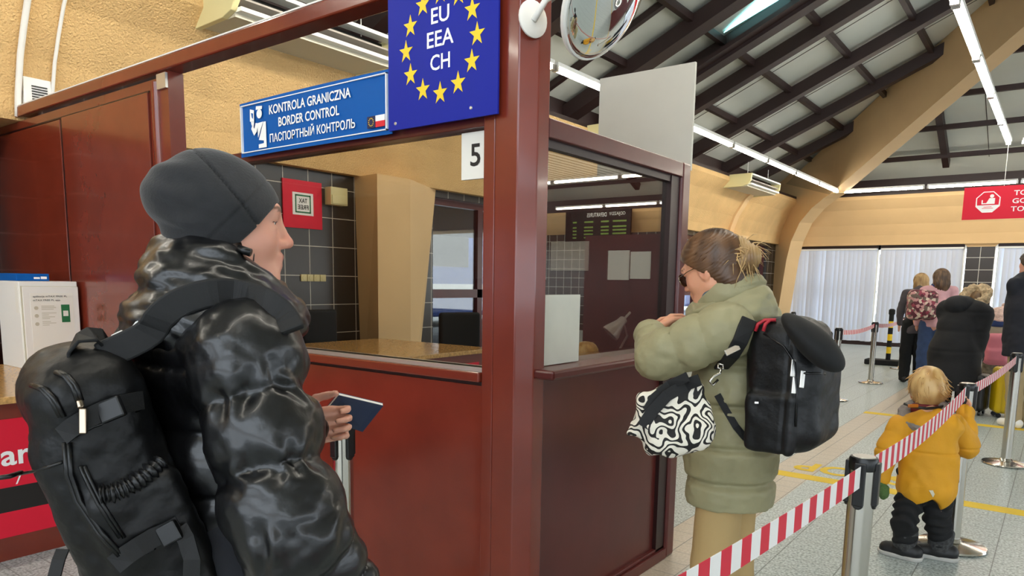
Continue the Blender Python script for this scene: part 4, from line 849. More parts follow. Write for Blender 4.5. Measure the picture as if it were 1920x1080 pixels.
q=sb(318,1000,.018,1.15); put('buckle',G().obox(q,unit(CR+CU*.55),unit(CU-CR*.55),_F,(.018,.017,.006)).obox(q-CR*.042-CU*.022,unit(CR+CU*.55),unit(CU-CR*.55),_F,(.015,.014,.005)),'black',st,bevel=.003)
q0=sb(336,990,.016,1.15); put('loose_strap_end',G().ribbon([q0,q0+CR*.016-CU*.016-_F*.01,q0+CR*.026-CU*.05-_F*.01,q0+CR*.020-CU*.11],CR,.028,.003),'strap_black',bp)
put('bottom_strap',G().ribbon([W(118,1030,1.13),W(110,1050,1.12),W(100,1088,1.11)],CR,.020,.003),'strap_black',bp); put('side_cord',G().tube([W(-10,897,1.12),W(18,893,1.125)]+lay(((40,886),),.004),.004,6),'black',bp,smooth=True)
put('top_handle',G().ribbon([W(134,692,1.175),W(132,655,1.165),W(146,634,1.165),W(172,627,1.175),W(194,636,1.195),W(202,655,1.215)],-_F*.7+CR*.3-CU*.35,.048,.006),'strap_black',bp,bevel=.003)
sn=Snap(jk,colr); sp=[on(.05,-.085,.22)]+[sn(x,y,.012,1.2) for x,y in ((275,628),(303,592),(345,564),(400,549),(450,551),(497,566),(530,592),(545,622))]
sp=spline(sp,28); sdv=[unit(np.cross(sp[min(i+1,len(sp)-1)]-sp[max(i-1,0)],unit(sp[i]-EYE))) for i in range(len(sp))]
put('shoulder_strap',G().ribbon(sp,sdv,.048,.014),'strap_black',bp,bevel=.004); 
spl=[on(.09,.075,.215),A(-.10,.10,1.40),A(-.02,.105,1.43),A(.08,.11,1.39),A(.12,.13,1.30)]; put('shoulder_strap',G().ribbon(spl,A.l,.062,.014),'strap_black',bp,bevel=.004)
put('reflective_piping',G().tube([W(203,645,1.20),W(212,630,1.205),W(228,622,1.215),W(243,626,1.225)],.003,6).tube([W(245,622,1.22),W(262,600,1.215),W(285,585,1.21),W(303,574,1.205)],.0035,6),'sign_white',bp,smooth=True)
# ---------------------------------------------------------------- woman in the olive coat at the counter
vmat('coat_olive',.55,.45,45,bdist=.004,spec=.4); mat('pants_beige','#b19564',.85,bump=.5,bscale=14,bdist=.01); mat('red_cord','#b3202f',.5)
vmat('hair',.42,.6,35,bdist=.002,stretch=(1,1,.25)); mat('hair_brown','#5a3d27',.38,var=.35,vscale=50); mat('hair_light','#bd9a66',.4,var=.35,vscale=60); mat('scarf_blue','#3e5566',.8,var=.5,vscale=60)
m=mat('tote_print','#e9e2d2',.7); nt=m.node_tree; N=nt.nodes; L_=nt.links
tc=N.new('ShaderNodeTexCoord'); nn_=N.new('ShaderNodeTexNoise'); nn_.inputs['Scale'].default_value=10; nn_.inputs['Detail'].default_value=1.6; L_.new(tc.outputs['Object'],nn_.inputs['Vector'])
wv=math_node(nt,'SINE',math_node(nt,'MULTIPLY',nn_.outputs['Fac'],88)); wst=math_node(nt,'GREATER_THAN',wv,.22)
vo=N.new('ShaderNodeTexVoronoi'); vo.inputs['Scale'].default_value=13; L_.new(tc.outputs['Object'],vo.inputs['Vector']); dots=math_node(nt,'LESS_THAN',vo.outputs['Distance'],.27)
sep=N.new('ShaderNodeSeparateColor'); L_.new(vo.outputs['Color'],sep.inputs[0]); dots=math_node(nt,'MULTIPLY',dots,math_node(nt,'GREATER_THAN',sep.outputs[0],.5))
L_.new(mix(nt,math_node(nt,'MAXIMUM',wst,dots),lin('#e9e2d2'),lin('#14100e')),N['Principled BSDF'].inputs['Base Color'])
nk=W(1388,548,2.42); B=Frame((nk[0],nk[1],0),(-1,.06)); hB=Head(W(1336,508,2.40),(-1,.10),.42,0,.97)
S=SF(B(0,0,.82)-np.array((.55,.5,.86)),B(0,0,.82)+np.array((.5,.5,.86)),.005)
sculpt_head(S,hB); lids(S,hB); S.cap(hB(-.03,0,-.05),B(-.02,0,1.33),.055,.062,.03); S.chain([B(0,0,1.28),B(0,0,1.05),B(0,0,.90)],[.115,.11,.105],.03,flat=(B.f,.75)); S.cap(B(0,.14,1.31),B(0,-.14,1.31),.05,None,.04)
shL,elL,wrL=W(1362,622,2.27),W(1236,668,2.36),W(1222,628,2.50); shR,elR,wrR=B(.02,-.19,1.31),B(.20,-.22,1.14),W(1296,613,2.62)
for a,b,c in((shR,elR,wrR),(shL,elL,wrL)): S.cap(a,b,.05,.042,.02); S.cap(b,c,.040,.027,.01)
dL=unit(W(1256,600,2.55)-wrL); sculpt_hand(S,wrL+dL*.02,dL,-Z3*.5-_F*.2+CR*.5,Z3,(.6,.7,.8,.9),(.35,.35),.92)
dR=unit(W(1240,604,2.62)-wrR); sculpt_hand(S,wrR+Z3*.012,dR,-Z3*.8-_F*.3,CU,(.35,.45,.55,.6),(.3,.3),.92)
for s in(1,-1): S.chain([B(0,s*.055,.88),B(.01,s*.066,.47),B(-.01,s*.075,.08)],[.070,.048,.033],.02); S.cap(B(-.03,s*.08,.045),B(.13,s*.09,.03),.033,.028,.02)
w2=soft('person',S,'skin',colors=skin_cols(hB,np.array(lin('#d79c7c')[:3])),base=(nk[0],nk[1],0)); lashes(hB,w2); tag(w2,'woman in olive hooded coat with sunglasses and ponytail standing at the booth counter','person')
S=SF(B(0,0,.5)-np.array((.35,.35,.48)),B(0,0,.5)+np.array((.35,.35,.5)),.010); S.cap(B(0,.035,.88),B(0,-.035,.88),.095,None,.04)
for s in(1,-1): S.chain([B(0,s*.060,.84),B(.01,s*.066,.48),B(-.01,s*.074,.06)],[.078,.080,.092],.012)
S.below(.03); soft('trousers',S,'pants_beige',w2,1,lambda V:.010*nz(V,9,(1,1,.18))+.004*nz(V,22,(1,1,.3)))
for s in(1,-1): S=SF(B(.04,s*.1,.06)-.22,B(.04,s*.1,.06)+.22,.008); S.cap(B(-.04,s*.08,.05),B(.14,s*.09,.04),.048,.040,.02).below(.0); soft('shoe',S,'white',w2)
S=SF(B(0,0,1.05)-np.array((.6,.5,.42)),B(0,0,1.05)+np.array((.45,.5,.45)),.006)
S.chain([B(-.01,0,1.24),B(.0,0,1.05),B(0,0,.90),B(0,0,.73)],[.150,.163,.172,.168],.04,flat=(B.f,.88)); S.cap(B(0,.12,1.28),B(0,-.12,1.28),.085,None,.05); S.cap(B(-.01,0,1.26),B(-.01,0,1.38),.13,.09,.05)
S.cap(shL,elL,.092,.084,.025,puff=(2.3,.012,.4)); S.cap(elL,wrL-dL*.01,.082,.054,.02,puff=(1.9,.014,.35)); S.cap(shR,elR,.085,.075,.03); S.cap(elR,elR+(wrR-elR)*.85,.072,.046,.03); S.below(.685)
def q2(V):
    q=(V-B.o)@B.R.T; tor=np.linalg.norm((V-B(0,0,0))[:,:2],axis=1)<.235; z=q[:,2]
    d=np.where(tor,.014*(np.maximum.reduce([-band(z,c,.012) for c in(.78,.92,1.05,1.18)],initial=-9)),0); s=-np.maximum.reduce([band(z,c,.011) for c in(.775,.90,1.04,1.17)])
    return np.where(tor,.020*s,0)+.010*nz(V,9,(1,1,.6))+.006*nz(V,20)+.0025*nz(V,50)
OL=np.array(lin('#96906e')[:3]); olc=lambda V:OL*(1+.06*nz(V,12))[:,None]
coat2=soft('hooded_coat',S,'coat_olive',w2,1,q2,olc)
S=SF(W(1385,565,2.42)-.25,W(1385,565,2.42)+.25,.005); S.torus(W(1376,563,2.42),unit(Z3*.80+B.f*.45),.080,.040,.015,flat=1.4); S.ell(W(1402,572,2.40),(.080,.105,.055),np.array([B.f,B.l,Z3]),.04); S.ell(W(1416,582,2.36),(.055,.09,.05),np.array([B.f,B.l,Z3]),.03); S.torus(W(1370,590,2.42),Z3,.10,.045,.03)
hood=soft('hood',S,'coat_olive',w2,1,lambda V:.007*nz(V,14)+.006*nz(V,28,(1,1,1.8))-.012*band(((V-W(1380,556,2.36))@unit(Z3*.8+B.f*.5)),0,.006),olc)
S=SF(W(1366,552,2.41)-.2,W(1366,552,2.41)+.2,.005); S.torus(W(1364,553,2.41),unit(Z3*.78+B.f*.50),.086,.022,.01,flat=2.0); soft('collar',S,'coat_olive',w2,1,lambda V:.004*nz(V,14)+.002*nz(V,40),olc)
S=SF(W(1345,540,2.38)-.12,W(1345,540,2.38)+.12,.006); S.torus(W(1352,544,2.405),unit(Z3*.9+B.f*.4),.064,.020,.01,flat=1.9); soft('neck_scarf',S,'scarf_blue',w2)
# hair drawn back into a pony tail
S=SF(hB.c-.2,hB.c+.2,.004); S.ell(hB(-.014,0,.034),np.array((.110,.088,.104)),hB.R,.01).cut(hB(.080,0,.075),unit(hB.f*.72-hB.u*.69)).cut(hB(0,0,-.075),-hB.u); S.ell(hB(-.055,0,-.055),(.052,.062,.05),hB.R,.03)
def hc(a,b): 
    a,b=np.array(lin(a)[:3]),np.array(lin(b)[:3])
    return lambda V:a+(b-a)*np.clip(.5+.8*nz(V,40,(1,1,.3)),0,1)[:,None]
hq2=lambda V:(V-hB.c)@hB.R.T
soft('hair',S,'hair',w2,1,lambda V:.0009*np.sin(hq2(V)[:,2]*520+hq2(V)[:,1]*300+9*nz(V,22))+.003*nz(V,16),hc('#3d2818','#6b4a2e'))
S=SF(W(1390,494,2.35)-.16,W(1390,494,2.35)+.16,.004); S.chain([W(1368,470,2.39),W(1386,466,2.36),W(1403,484,2.34),W(1402,516,2.345)],[.022,.034,.038,.014],.02).chain([W(1370,474,2.39),W(1386,495,2.35),W(1384,526,2.36)],[.02,.034,.014],.02)
soft('pony_tail',S,'hair',w2,1,lambda V:.006*nz(V,30,(1,1,.4))+.003*np.sin(V[:,0]*500+V[:,1]*400+6*nz(V,15)),hc('#6f5032','#b0905f'))
tie=W(1367,470,2.39)
def rh(r):
    while True:
        v=unit([r.gauss(0,1) for _ in range(3)]); p=hB(-.014+.107*v[0],.086*v[1],.034+.101*v[2])
        if (p-hB(.050,0,.060))@unit(hB.f*.72-hB.u*.69)<0 and (p-hB(0,0,-.06))@hB.u>0: break
    n=unit(hB.f*v[0]/.11+hB.l*v[1]/.09+hB.u*v[2]/.106); d=tie-p; return p,n,unit(d-n*(d@n)*1.02)
strands('combed_strands',w2,rh,None,420,.032,.0016,'hair_brown',5,.04,.0)
rr=lambda r:(W(1386+r.uniform(-12,20),468+r.uniform(-8,24),2.30+r.uniform(-.0,.06)),None,unit(CR*r.uniform(-.2,.55)+Z3*r.uniform(-1,.15)))
strands('loose_strands',w2,rr,None,190,.085,.0021,'hair_light',3,.35,.6)
put('hair_tie',G().lathe([(.017,-.006),(.022,0),(.017,.006)],W(1370,470,2.39),14,frame=frame_of(W(1386,466,2.36)-W(1368,470,2.39))),'black_matt',w2,smooth=True)
gl=[]
for s in(1,-1):
    fr=(hB.l*s,hB.u,hB.f); c=hB(.098,s*.034,.006); put('lens',G().lathe([(.024,0),(.0245,.0012),(.024,.0024)],c,20,frame=(hB.l,hB.u*.88,hB.f)),'lens',w2,smooth=True,angle=40)
    put('spectacle_rim',G().tube([c+(hB.l*math.cos(a)+hB.u*.88*math.sin(a))*.0245 for a in [k*math.pi/10 for k in range(21)]],.0016,6),'steel_dark',w2,smooth=True)
    put('spectacle_temple',G().tube([hB(.095,s*.060,.014),hB(.05,s*.074,.018),hB(-.005,s*.082,.016),hB(-.03,s*.08,-.006)],.0016,6),'steel_dark',w2,smooth=True)
# rucksack with neck pillow
bagc=B(-.205,.070,1.130); bf,bl=B.f,B.l; BR=np.array([bf,bl,Z3])
b2=thing('backpack','black laptop backpack with red grab loop worn by the woman in the olive coat','backpack',B(-.26,0,.83))
S=SF(bagc-.36,bagc+.36,.006); S.box(bagc,(.098,.138,.195),.055,BR,.02).box(bagc-bf*.05-Z3*.04,(.08,.132,.152),.055,BR,.03).ell(bagc+Z3*.15,(.088,.13,.055),BR,.03).box(bagc+bl*.138-Z3*.11,(.075,.015,.09),.014,BR,.012)
pk2=soft('main_bag',S,'pack_black',b2,1,lambda V:.005*nz(V,12)+.003*nz(V,28)-.005*band((V-bagc)@bf,-.045,.004))
on2=lambda f,l,z:bagc+bf*f+bl*l+Z3*z; sn2=Snap(pk2)
for x,y in((1487,690),(1489,722),(1504,711)):
    p=sn2(x,y,.003,2.15); put('zip_pull',G().obox(p,CU*.99+CR*.1,CR*.99-CU*.1,_F,(.026,.007,.003)),'alu',b2,bevel=.002)
put('zip',G().tube([sn2(x,y,.001,2.15) for x,y in((1506,700),(1520,700),(1535,700),(1547,701))],.004,6),'black',b2,smooth=True); put('zip',G().tube([sn2(x,y,.001,2.15) for x,y in((1432,625),(1470,650),(1490,680),(1494,740),(1492,800))],.0035,6),'black',b2,smooth=True)
tp=sn2(1531,673,.002,2.15); put('badge',G().lathe([(.010,0),(.008,.004)],tp,14,frame=frame_of(-_F)),'sign_white',b2,smooth=True,angle=40); put('side_pull',G().obox(sn2(1418,755,.003,2.15),CR,CU,_F,(.006,.003,.003)),'alu',b2)
sr=Snap(coat2,hood,pk2)
for q in(0,1): put('grab_loop',G().tube([sr(1416+q*15,621,.012,2.2),sr(1421+q*14,608,.02,2.2),sr(1434+q*10,600,.02,2.2),sr(1449+q*6,600,.012,2.2)],.0055,8),'red_cord',b2,smooth=True)
sg=Snap(coat2,hood); sp=[sg(x,y,.008,2.25) for x,y in((1405,598),(1398,615),(1388,640),(1372,668),(1352,690))]; put('shoulder_strap',G().ribbon(sp,CR,.048,.012),'strap_black',b2,bevel=.004)
put('strap_slider',G().obox(sg(1373,656,.02,2.25),unit(CR-CU*-.5),unit(CU-CR*.5),_F,(.024,.010,.003)),'steel',b2,bevel=.002)
sp=[sg(x,y,.006,2.25) for x,y in((1345,740),(1362,770),(1380,800),(1398,822))]; put('lower_strap',G().ribbon(sp,CU,.022,.004),'strap_black',b2)
pc=W(1522,640,2.02); pa=unit(CR*.60+CU*.66-_F*.45); fr=frame_of(pa)
S=SF(pc-.2,pc+.2,.006); mj=unit(CR*.74-CU*.67); mj=mj-pa*(mj@pa); mj=unit(mj); S.ell(pc,(.112,.085,.036),np.array([mj,np.cross(pa,mj),pa]),.0).ell(pc+mj*.03,(.07,.075,.034),np.array([mj,np.cross(pa,mj),pa]),.03)
tag(soft('neck_pillow',S,'black_matt',smooth=1,disp=lambda V:.003*nz(V,18)),'black plush neck pillow strapped on top of the laptop backpack','pillow')
# patterned tote bag on her hip
tc_=W(1266,785,2.16); ta=unit(CR*.97-CU*-.22); tu=unit(CU*.97-CR*.22); tn=np.cross(ta,tu)
tt=thing('tote_bag','black and white patterned tote bag hanging at the hip of the woman in olive','bag',tc_-Z3*.13)
S=SF(tc_-.22,tc_+.22,.005); S.box(tc_,(.105,.095,.035),.03,np.array([ta,tu,tn]),.02).ell(tc_-tu*.02,(.100,.10,.055),np.array([ta,tu,tn]),.03).cap(tc_-ta*.10+tu*.0,tc_-ta*.145-tu*.01,.035,.012,.03)
tb=soft('bag_body',S,'tote_print',tt,1,lambda V:.013*nz(V,13)+.007*nz(V,26)+.003*nz(V,60)); st=Snap(tb)
put('handle',G().ribbon([st(x,y,.006,2.1) for x,y in((1205,800),(1222,772),(1250,742),(1285,722),(1312,712))],tu,.035,.006),'strap_black',tt); put('handle',G().ribbon([st(x,y,.004,2.1) for x,y in((1213,770),(1228,745),(1255,722),(1290,706))],tu,.028,.006),'strap_black',tt)
put('snap_hook',G().tube([W(1352,690,2.17),W(1350,700,2.165),W(1338,706,2.16),W(1330,715,2.155),W(1336,722,2.155),W(1346,712,2.16)],.004,8).tube([W(1347,682,2.175),W(1356,684,2.175),W(1356,692,2.17),W(1346,690,2.17),W(1347,682,2.175)],.003,6),'steel',tt,smooth=True)
# ---------------------------------------------------------------- child in the yellow jacket
vmat('jacket_yellow',.7,.4,50,bdist=.004); mat('fur_grey','#857c76',.95,bump=.8,bscale=160,bdist=.004); mat('hair_blond','#c49a5c',.4,var=.3,vscale=40); mat('plush_green','#4e6a38',.95,bump=.8,bscale=200); mat('boot_grey','#3a3a3a',.9,var=.6,vscale=60); mat('trouser_black','#0c0c0e',.85,bump=.5,bscale=30,bdist=.006); mat('sole','#bdbab4',.6); mat('orange_lens','#b86a20',.1); mat('dark_red','#6a1420',.7)
kb=(at(1690,1050,2,0)+at(1755,1052,2,0))/2; K=Frame(kb,facing(60)); dk_=3.80
def KW(x,y,dd=0): return W(x,y,dk_+dd)
hK=Head(KW(1739,733,.02),facing(66),.10,-.03,1.0)
S=SF(K(0,0,.5)-np.array((.42,.42,.54)),K(0,0,.5)+np.array((.42,.42,.58)),.0045)
sculpt_head(S,hK); S.cap(hK(-.03,0,-.05),K(0,0,.72),.042,.05,.03); S.chain([K(0,0,.74),K(0,0,.58),K(0,0,.48)],[.085,.09,.095],.03,flat=(K.f,.8))
sL,eL,wL=KW(1686,797),KW(1662,850,-.02),KW(1652,895,-.02); sR,eR,wR=KW(1792,800),KW(1812,838,.03),KW(1812,772,.10)
for a,b,c in((sL,eL,wL),(sR,eR,wR)): S.cap(a,b,.036,.030,.02); S.cap(b,c,.030,.022,.01)
sculpt_hand(S,wL,unit(KW(1650,925)-wL),CR,_F,(.7,.8,.9,.9),(.3,.4),.62); sculpt_hand(S,wR,unit(KW(1810,745,.12)-wR),-CR*.8-_F*.2,-_F,(.9,1.1,1.2,1.2),(.4,.4),.66)
fL,fR=at(1694,1046,2,0),at(1760,1048,2,0)
for s,f_ in((1,fL),(-1,fR)): S.chain([K(0,s*.06,.47),K(.02,s*.065,.28),f_+Z3*.06],[.06,.045,.032],.02)
kid=soft('person',S,'skin',colors=skin_cols(hK,np.array(lin('#e0aa8a')[:3])),base=kb); tag(kid,'small blond child in mustard yellow jacket seen from behind, gripping the belt','person')
S=SF(K(0,0,.3)-np.array((.3,.3,.33)),K(0,0,.3)+np.array((.3,.3,.33)),.006); S.cap(K(0,.05,.47),K(0,-.05,.47),.088,None,.03)
kL,kR=KW(1697,975,.0),KW(1756,972,.0)
for k_,f_ in((kL,fL),(kR,fR)): S.chain([(K(0,.05,.45) if f_ is fL else K(0,-.05,.45)),k_,f_+Z3*.10],[.078,.062,.056],.012)
soft('trousers',S,'trouser_black',kid,1,lambda V:.006*np.sin(V[:,2]*110+7*nz(V,9))+.006*nz(V,20))
for f_,dr in((fL,unit(-CR*.65+Fh*.6)),(fR,unit(-CR*.80+Fh*.45))):
    dr=unit((dr[0],dr[1],0)); S=SF(f_-.2,f_+.2,.005); S.cap(f_+Z3*.07,f_+Z3*.14,.055,.062,.01); soft('boot_cuff',S,'boot_grey',kid,1,lambda V:.004*nz(V,40))
    S=SF(f_-.22,f_+.22,.005); S.cap(f_-dr*.045+Z3*.045,f_+dr*.085+Z3*.035,.045,.038,.02).cap(f_+Z3*.05,f_+Z3*.09,.05,.045,.02).below(.018); o=soft('shoe',S,'shoe_black',kid)
    S=SF(f_-.22,f_+.22,.005); S.cap(f_-dr*.045+Z3*.03,f_+dr*.088+Z3*.03,.050,.044,.02).below(.0); S.cut(f_+Z3*.026,Z3); soft('sole',S,'sole',o)
S=SF(K(0,0,.62)-np.array((.42,.42,.36)),K(0,0,.62)+np.array((.42,.42,.36)),.005)
S.chain([K(-.005,0,.70),K(0,0,.58),K(-.01,0,.42)],[.112,.128,.142],.03,flat=(K.f,.8)); S.cap(K(0,.085,.735),K(0,-.085,.735),.060,None,.04)
S.cap(sL,eL,.060,.054,.02,puff=(1.4,.006,.5)); S.cap(eL,wL,.054,.040,.02); S.cap(sR,eR,.062,.060,.02); S.cap(eR,wR,.060,.040,.02,puff=(2.2,.008,.3))
kd=K(0,0,0)
hemz=KW(1725,952)[2]; S.below(hemz-.012); vx=unit(CR-_F*(CR@_F)); 
c_=KW(1744,957,-.10); S.box(c_,(.050,.050,.12),.004,np.array([unit(vx+Z3),unit(Z3-vx),K.f]),0,'-')
for sx,px_ in((-1,1655),(1,1802)): c_=KW(px_,962); S.box(c_,(.16,.055,.4),.004,np.array([unit(vx-Z3*.62*-sx*-1) if 0 else unit(vx+Z3*.55*sx),np.cross(K.f,unit(vx+Z3*.55*sx)),K.f]),.006,'-')
def kdisp(V):
    q=(V-K.o)@K.R.T; d=.008*nz(V,13,(1,1,.6))+.006*nz(V,26,(1,1,.8))-.007*band(q[:,1]+.0,0,.004)*(q[:,0]<0)*0-.006*band(q[:,2],.60,.006)
    return d-.006*band(q[:,2],.53,.006)*(np.abs(q[:,1])<.15)*0
V,F_=S.mesh(1); V=V+normals(V,F_)*kdisp(V)[:,None]; q=(V-K.o)@K.R.T

YC=np.array(lin('#d0930f')[:3]); kj=mesh_obj('jacket',V,F_,'jacket_yellow',smooth=True,parent=kid,colors=np.concatenate([YC*(1+.10*nz(V,14))[:,None],np.ones((len(V),1))],1))
sk=Snap(kj); p=sk(1749,926,.002,3.6); put('reflector',G().prism([p-CR*.020+CU*.018,p+CR*.020+CU*.018,p-CU*.018],-_F*.002),'ac_grey',kid)
S=SF(KW(1725,790)-.2,KW(1725,790)+.2,.005); S.torus(KW(1732,779,-.03),unit(Z3*.85-K.f*.55+K.l*.22),.094,.034,.02,flat=1.2); soft('hood_lining',S,'fur_grey',kid,1,lambda V:.006*nz(V,40)+.003*nz(V,90))
S=SF(KW(1737,772)-.16,KW(1737,772)+.16,.005); S.torus(KW(1739,768,.0),unit(Z3*.95+K.f*.1),.064,.020,.0,flat=1.5); soft('neck_warmer',S,'dark_red',kid)
put('goggle_strap',G().tube([KW(1696,757,-.03),KW(1712,763,-.085),KW(1737,766,-.115),KW(1762,764,-.10),KW(1781,756,-.04)],.0075,8),'black',kid,smooth=True); put('goggle_lens',G().obox(KW(1712,761,-.105),CR,CU,_F,(.026,.009,.006)),'orange_lens',kid,bevel=.004)
# tousled hair: cap plus tufts
S=SF(hK.c-.17,hK.c+.17,.0045); S.ell(hK(-.016,0,.026),np.array((.110,.092,.104))*1.0,hK.R,.01).cut(hK(.055,0,.045),unit(hK.f*.8-hK.u*.45)).cut(hK(0,0,-.085),-hK.u); S.ell(hK(-.055,0,-.045),(.045,.058,.045),hK.R,.03)
soft('hair',S,'hair',kid,1,lambda V:.007*nz(V,16)+.005*nz(V,38,(1,1,.5)),hc('#a87c42','#d9b67a'))
def rk(r):
    while True:
        v=unit([r.gauss(0,1) for _ in range(3)]); 
        if v[0]<.55 and v[2]>-.75: break
    p=hK(-.016+.100*v[0],.083*v[1],.028+.097*v[2]); n=unit(hK.f*v[0]+hK.l*v[1]+hK.u*v[2]); sw=unit(np.cross(n,hK.f)*.6+Z3*-.9+CR*.4); return p,n,unit(sw-n*(sw@n)*.85)
strands('hair_tufts',kid,rk,None,620,.060,.0030,'hair_blond',11,.35,.10)
S=SF(KW(1656,920,-.03)-.09,KW(1656,920,-.03)+.09,.004); S.ell(KW(1657,922,-.03),(.028,.028,.042),None,.01).ell(KW(1652,905,-.03),(.022,.022,.020),None,.01)
tag(soft('plush_toy',S,'plush_green',smooth=1,disp=lambda V:.003*nz(V,60)),'small green plush toy in the left hand of the child in yellow','toy')
# ---------------------------------------------------------------- people waiting at the back
vmat('far_cloth',.8,.3,40); mat('jeans_blue','#33466a',.85,var=.2,vscale=10,bump=.4,bscale=20,bdist=.01); mat('floral','#b98a88',.7); mat('camo','#6d6250',.85,var=.55,vscale=22); mat('pink_pack','#c8707e',.6,var=.08); mat('pants_khaki','#a8946e',.85); mat('case_yellow','#d3b312',.35); mat('case_black','#141416',.4); mat('fur_cream','#c9b08c',.95,var=.3,vscale=40,bump=1,bscale=90,bdist=.01); mat('wool_pink','#dcbcb0',.95,var=.25,vscale=25,bump=.8,bscale=80); mat('scarf_navy','#2c3f6e',.9)
m=MATS['floral']; nt=m.node_tree; N=nt.nodes; tc=N.new('ShaderNodeTexCoord'); vo=N.new('ShaderNodeTexVoronoi'); vo.inputs['Scale'].default_value=26; nt.links.new(tc.outputs['Object'],vo.inputs['Vector']); rp=N.new('ShaderNodeValToRGB'); rp.color_ramp.interpolation='CONSTANT'; e=rp.color_ramp.elements; e[0].color=lin('#5a1f2c'); e[1].position=.3; e[1].color=lin('#c48f8c')
for ps,cl in((.5,'#8d3446'),(.65,'#d8c4b0'),(.82,'#6c5a4e')): q=e.new(ps); q.color=lin(cl)
sp_=N.new('ShaderNodeSeparateColor'); nt.links.new(vo.outputs['Color'],sp_.inputs[0]); nt.links.new(sp_.outputs[0],rp.inputs[0]); nt.links.new(rp.outputs[0],N['Principled BSDF'].inputs['Base Color'])
def solid(c,v=.08,s=8): c=np.array(lin(c)[:3]); return lambda V:c*(1+v*nz(V,s))[:,None]
def grown(label,px,d,fwd,headpx,k,top,coatcol,hem,legs_mat,hair=None,haircols=None,arms=None,lean=0,res=.012,w=.16,legw=.085,shoe='shoe_black',hairlen=0,hat=None,step=.0):
    """a standing figure: px = foot point in the picture, d = distance, headpx = head centre in the picture"""
    b=at(px[0],px[1],2,0); Fm=Frame(b,fwd); hc_=W(headpx[0],headpx[1],d); h=Head(hc_,fwd,lean,0,k); H=hc_[2]/.93; hip=Fm(0,0,.53*H); off=(hc_-Fm(0,0,hc_[2]))*np.array((1,1,0)); sh=Fm(0,0,.815*H)+off*.8
    sw=.115*H*.98; lo=np.minimum(b,hc_)-np.array((.62,.62,.02)); hi=np.maximum(b,hc_)+np.array((.62,.62,.25)); S=SF(lo,hi,res); sculpt_head(S,h,False); S.cap(hc_-Z3*.06,sh,.05*k,.06*k,.03); S.chain([sh-Z3*.05,(sh+hip)/2,hip],[.10*k,.10*k,.12*k],.03)
    A_=arms or {}; al={}
    for s in(1,-1):
        so=sh+Fm.l*s*sw; e,wv=A_.get(s,(so+Fm.l*s*.05-Z3*.28*H/1.7,so+Fm.l*s*.04-Z3*.50*H/1.7+Fm.f*.06)); al[s]=(so,e,wv); S.cap(so,e,.045*k,.04*k,.02); S.cap(e,wv,.038*k,.028*k,.02); S.cap(wv,wv+unit(wv-e)*.13*k,.03*k,.018*k,.01)
        S.chain([hip+Fm.l*s*.08,Fm(.02,s*.09,.28*H),Fm(-.02+s*step,s*.09,.06)],[.085*k,.05*k,.035*k],.02)
    p=soft('person',S,'skin',colors=lambda V:np.tile(SK,(len(V),1)),base=b); tag(p,label,'person')
    S=SF(lo,hi,res); 
    for s in(1,-1): S.chain([hip+Fm.l*s*.075,Fm(.02,s*.09,.28*H),Fm(-.02+s*step,s*.10,.05)],[legw*1.25,legw,legw*.85],.02)
    soft('trousers',S.below(.02),legs_mat,p,1,lambda V:.006*nz(V,16))
    for s in(1,-1): f_=Fm(-.02+s*step,s*.10,0); S=SF(f_-.25,f_+.25,res*.8); S.cap(f_-Fm.f*.05*k+Z3*.05,f_+Fm.f*.13*k+Z3*.04,.05*k,.042*k,.02).below(0); soft('shoe',S,shoe,p)
    S=SF(lo,hi,res); S.chain([sh-Z3*.06,(sh+hip)/2,hip+Z3*(hem-hip[2])*.98],[w*.9,w,w*1.02],.04,flat=(Fm.f,.85)); S.cap(sh+Fm.l*sw*.7,sh-Fm.l*sw*.7,.075*k,None,.04); S.cap(sh,sh+Z3*.05,.085*k,.075*k,.03)
    for s in(1,-1): so,e,wv=al[s]; S.cap(so,e,.068*k,.062*k,.03); S.cap(e,wv,.060*k,.048*k,.03)
    c=soft(top,S.below(hem-.05),'far_cloth',p,1,lambda V:.009*nz(V,11)+.004*nz(V,25),solid(coatcol))
    if hair:
        S=SF(hc_-.35,hc_+.35,.008); S.ell(h(-.016,0,.024),np.array((.122,.105,.112))*k,h.R,.01).cut(h(.07,0,.06),unit(h.f*.78-h.u*.6)).cut(h(0,0,-.10),-h.u)
        if hairlen: S.chain([h(-.04,0,-.0),h(-.075,0,-.10),h(-.085,0,-.10-hairlen)],[.115*k,.110*k,.07*k],.03,flat=(h.f,.7))
        soft('hair',S,'hair',p,1,lambda V:.004*np.sin(V[:,0]*220+V[:,1]*220+5*nz(V,10)),hc(*haircols))
    return p,Fm,h,sh,hip
fw=unit(Fh*.97+Rh*.25)
p,Fm,h,sh,hip=grown('girl with long fair hair and dark trousers, partly hidden behind the girl in pink','',11.4,fw,(1727,527),.95,'jacket','#8a7a70',.80,'trouser_black','y',('#8a6a44','#c2a06c'),hairlen=.30) if 0 else grown('girl with long fair hair and dark trousers, left of the girl in pink',(1706,716),11.5,fw,(1726,527),.95,'jacket','#4a4448',.80,'trouser_black','y',('#8a6a44','#c2a06c'),hairlen=.32)
p,Fm,h,sh,hip=grown('girl in pink jacket and jeans with brown hair carrying the floral backpack',(1738,722),10.7,fw,(1764,520),.98,'jacket','#d3a2a6',.92,'jeans_blue','y',('#4a3626','#7a5c40'),hairlen=.13)
S=SF(sh-.3,sh+.3,.01); S.torus(sh+Z3*.07,Z3,.075,.035,.02,flat=1.2); soft('blue_hood',S,'scarf_navy',p)
bc=W(1729,572,10.50); S=SF(bc-.4,bc+.4,.012); S.box(bc,(.11,.20,.22),.09,Fm.R,.02).ell(bc-Fm.f*.06-Z3*.05,(.10,.17,.15),Fm.R,.03)
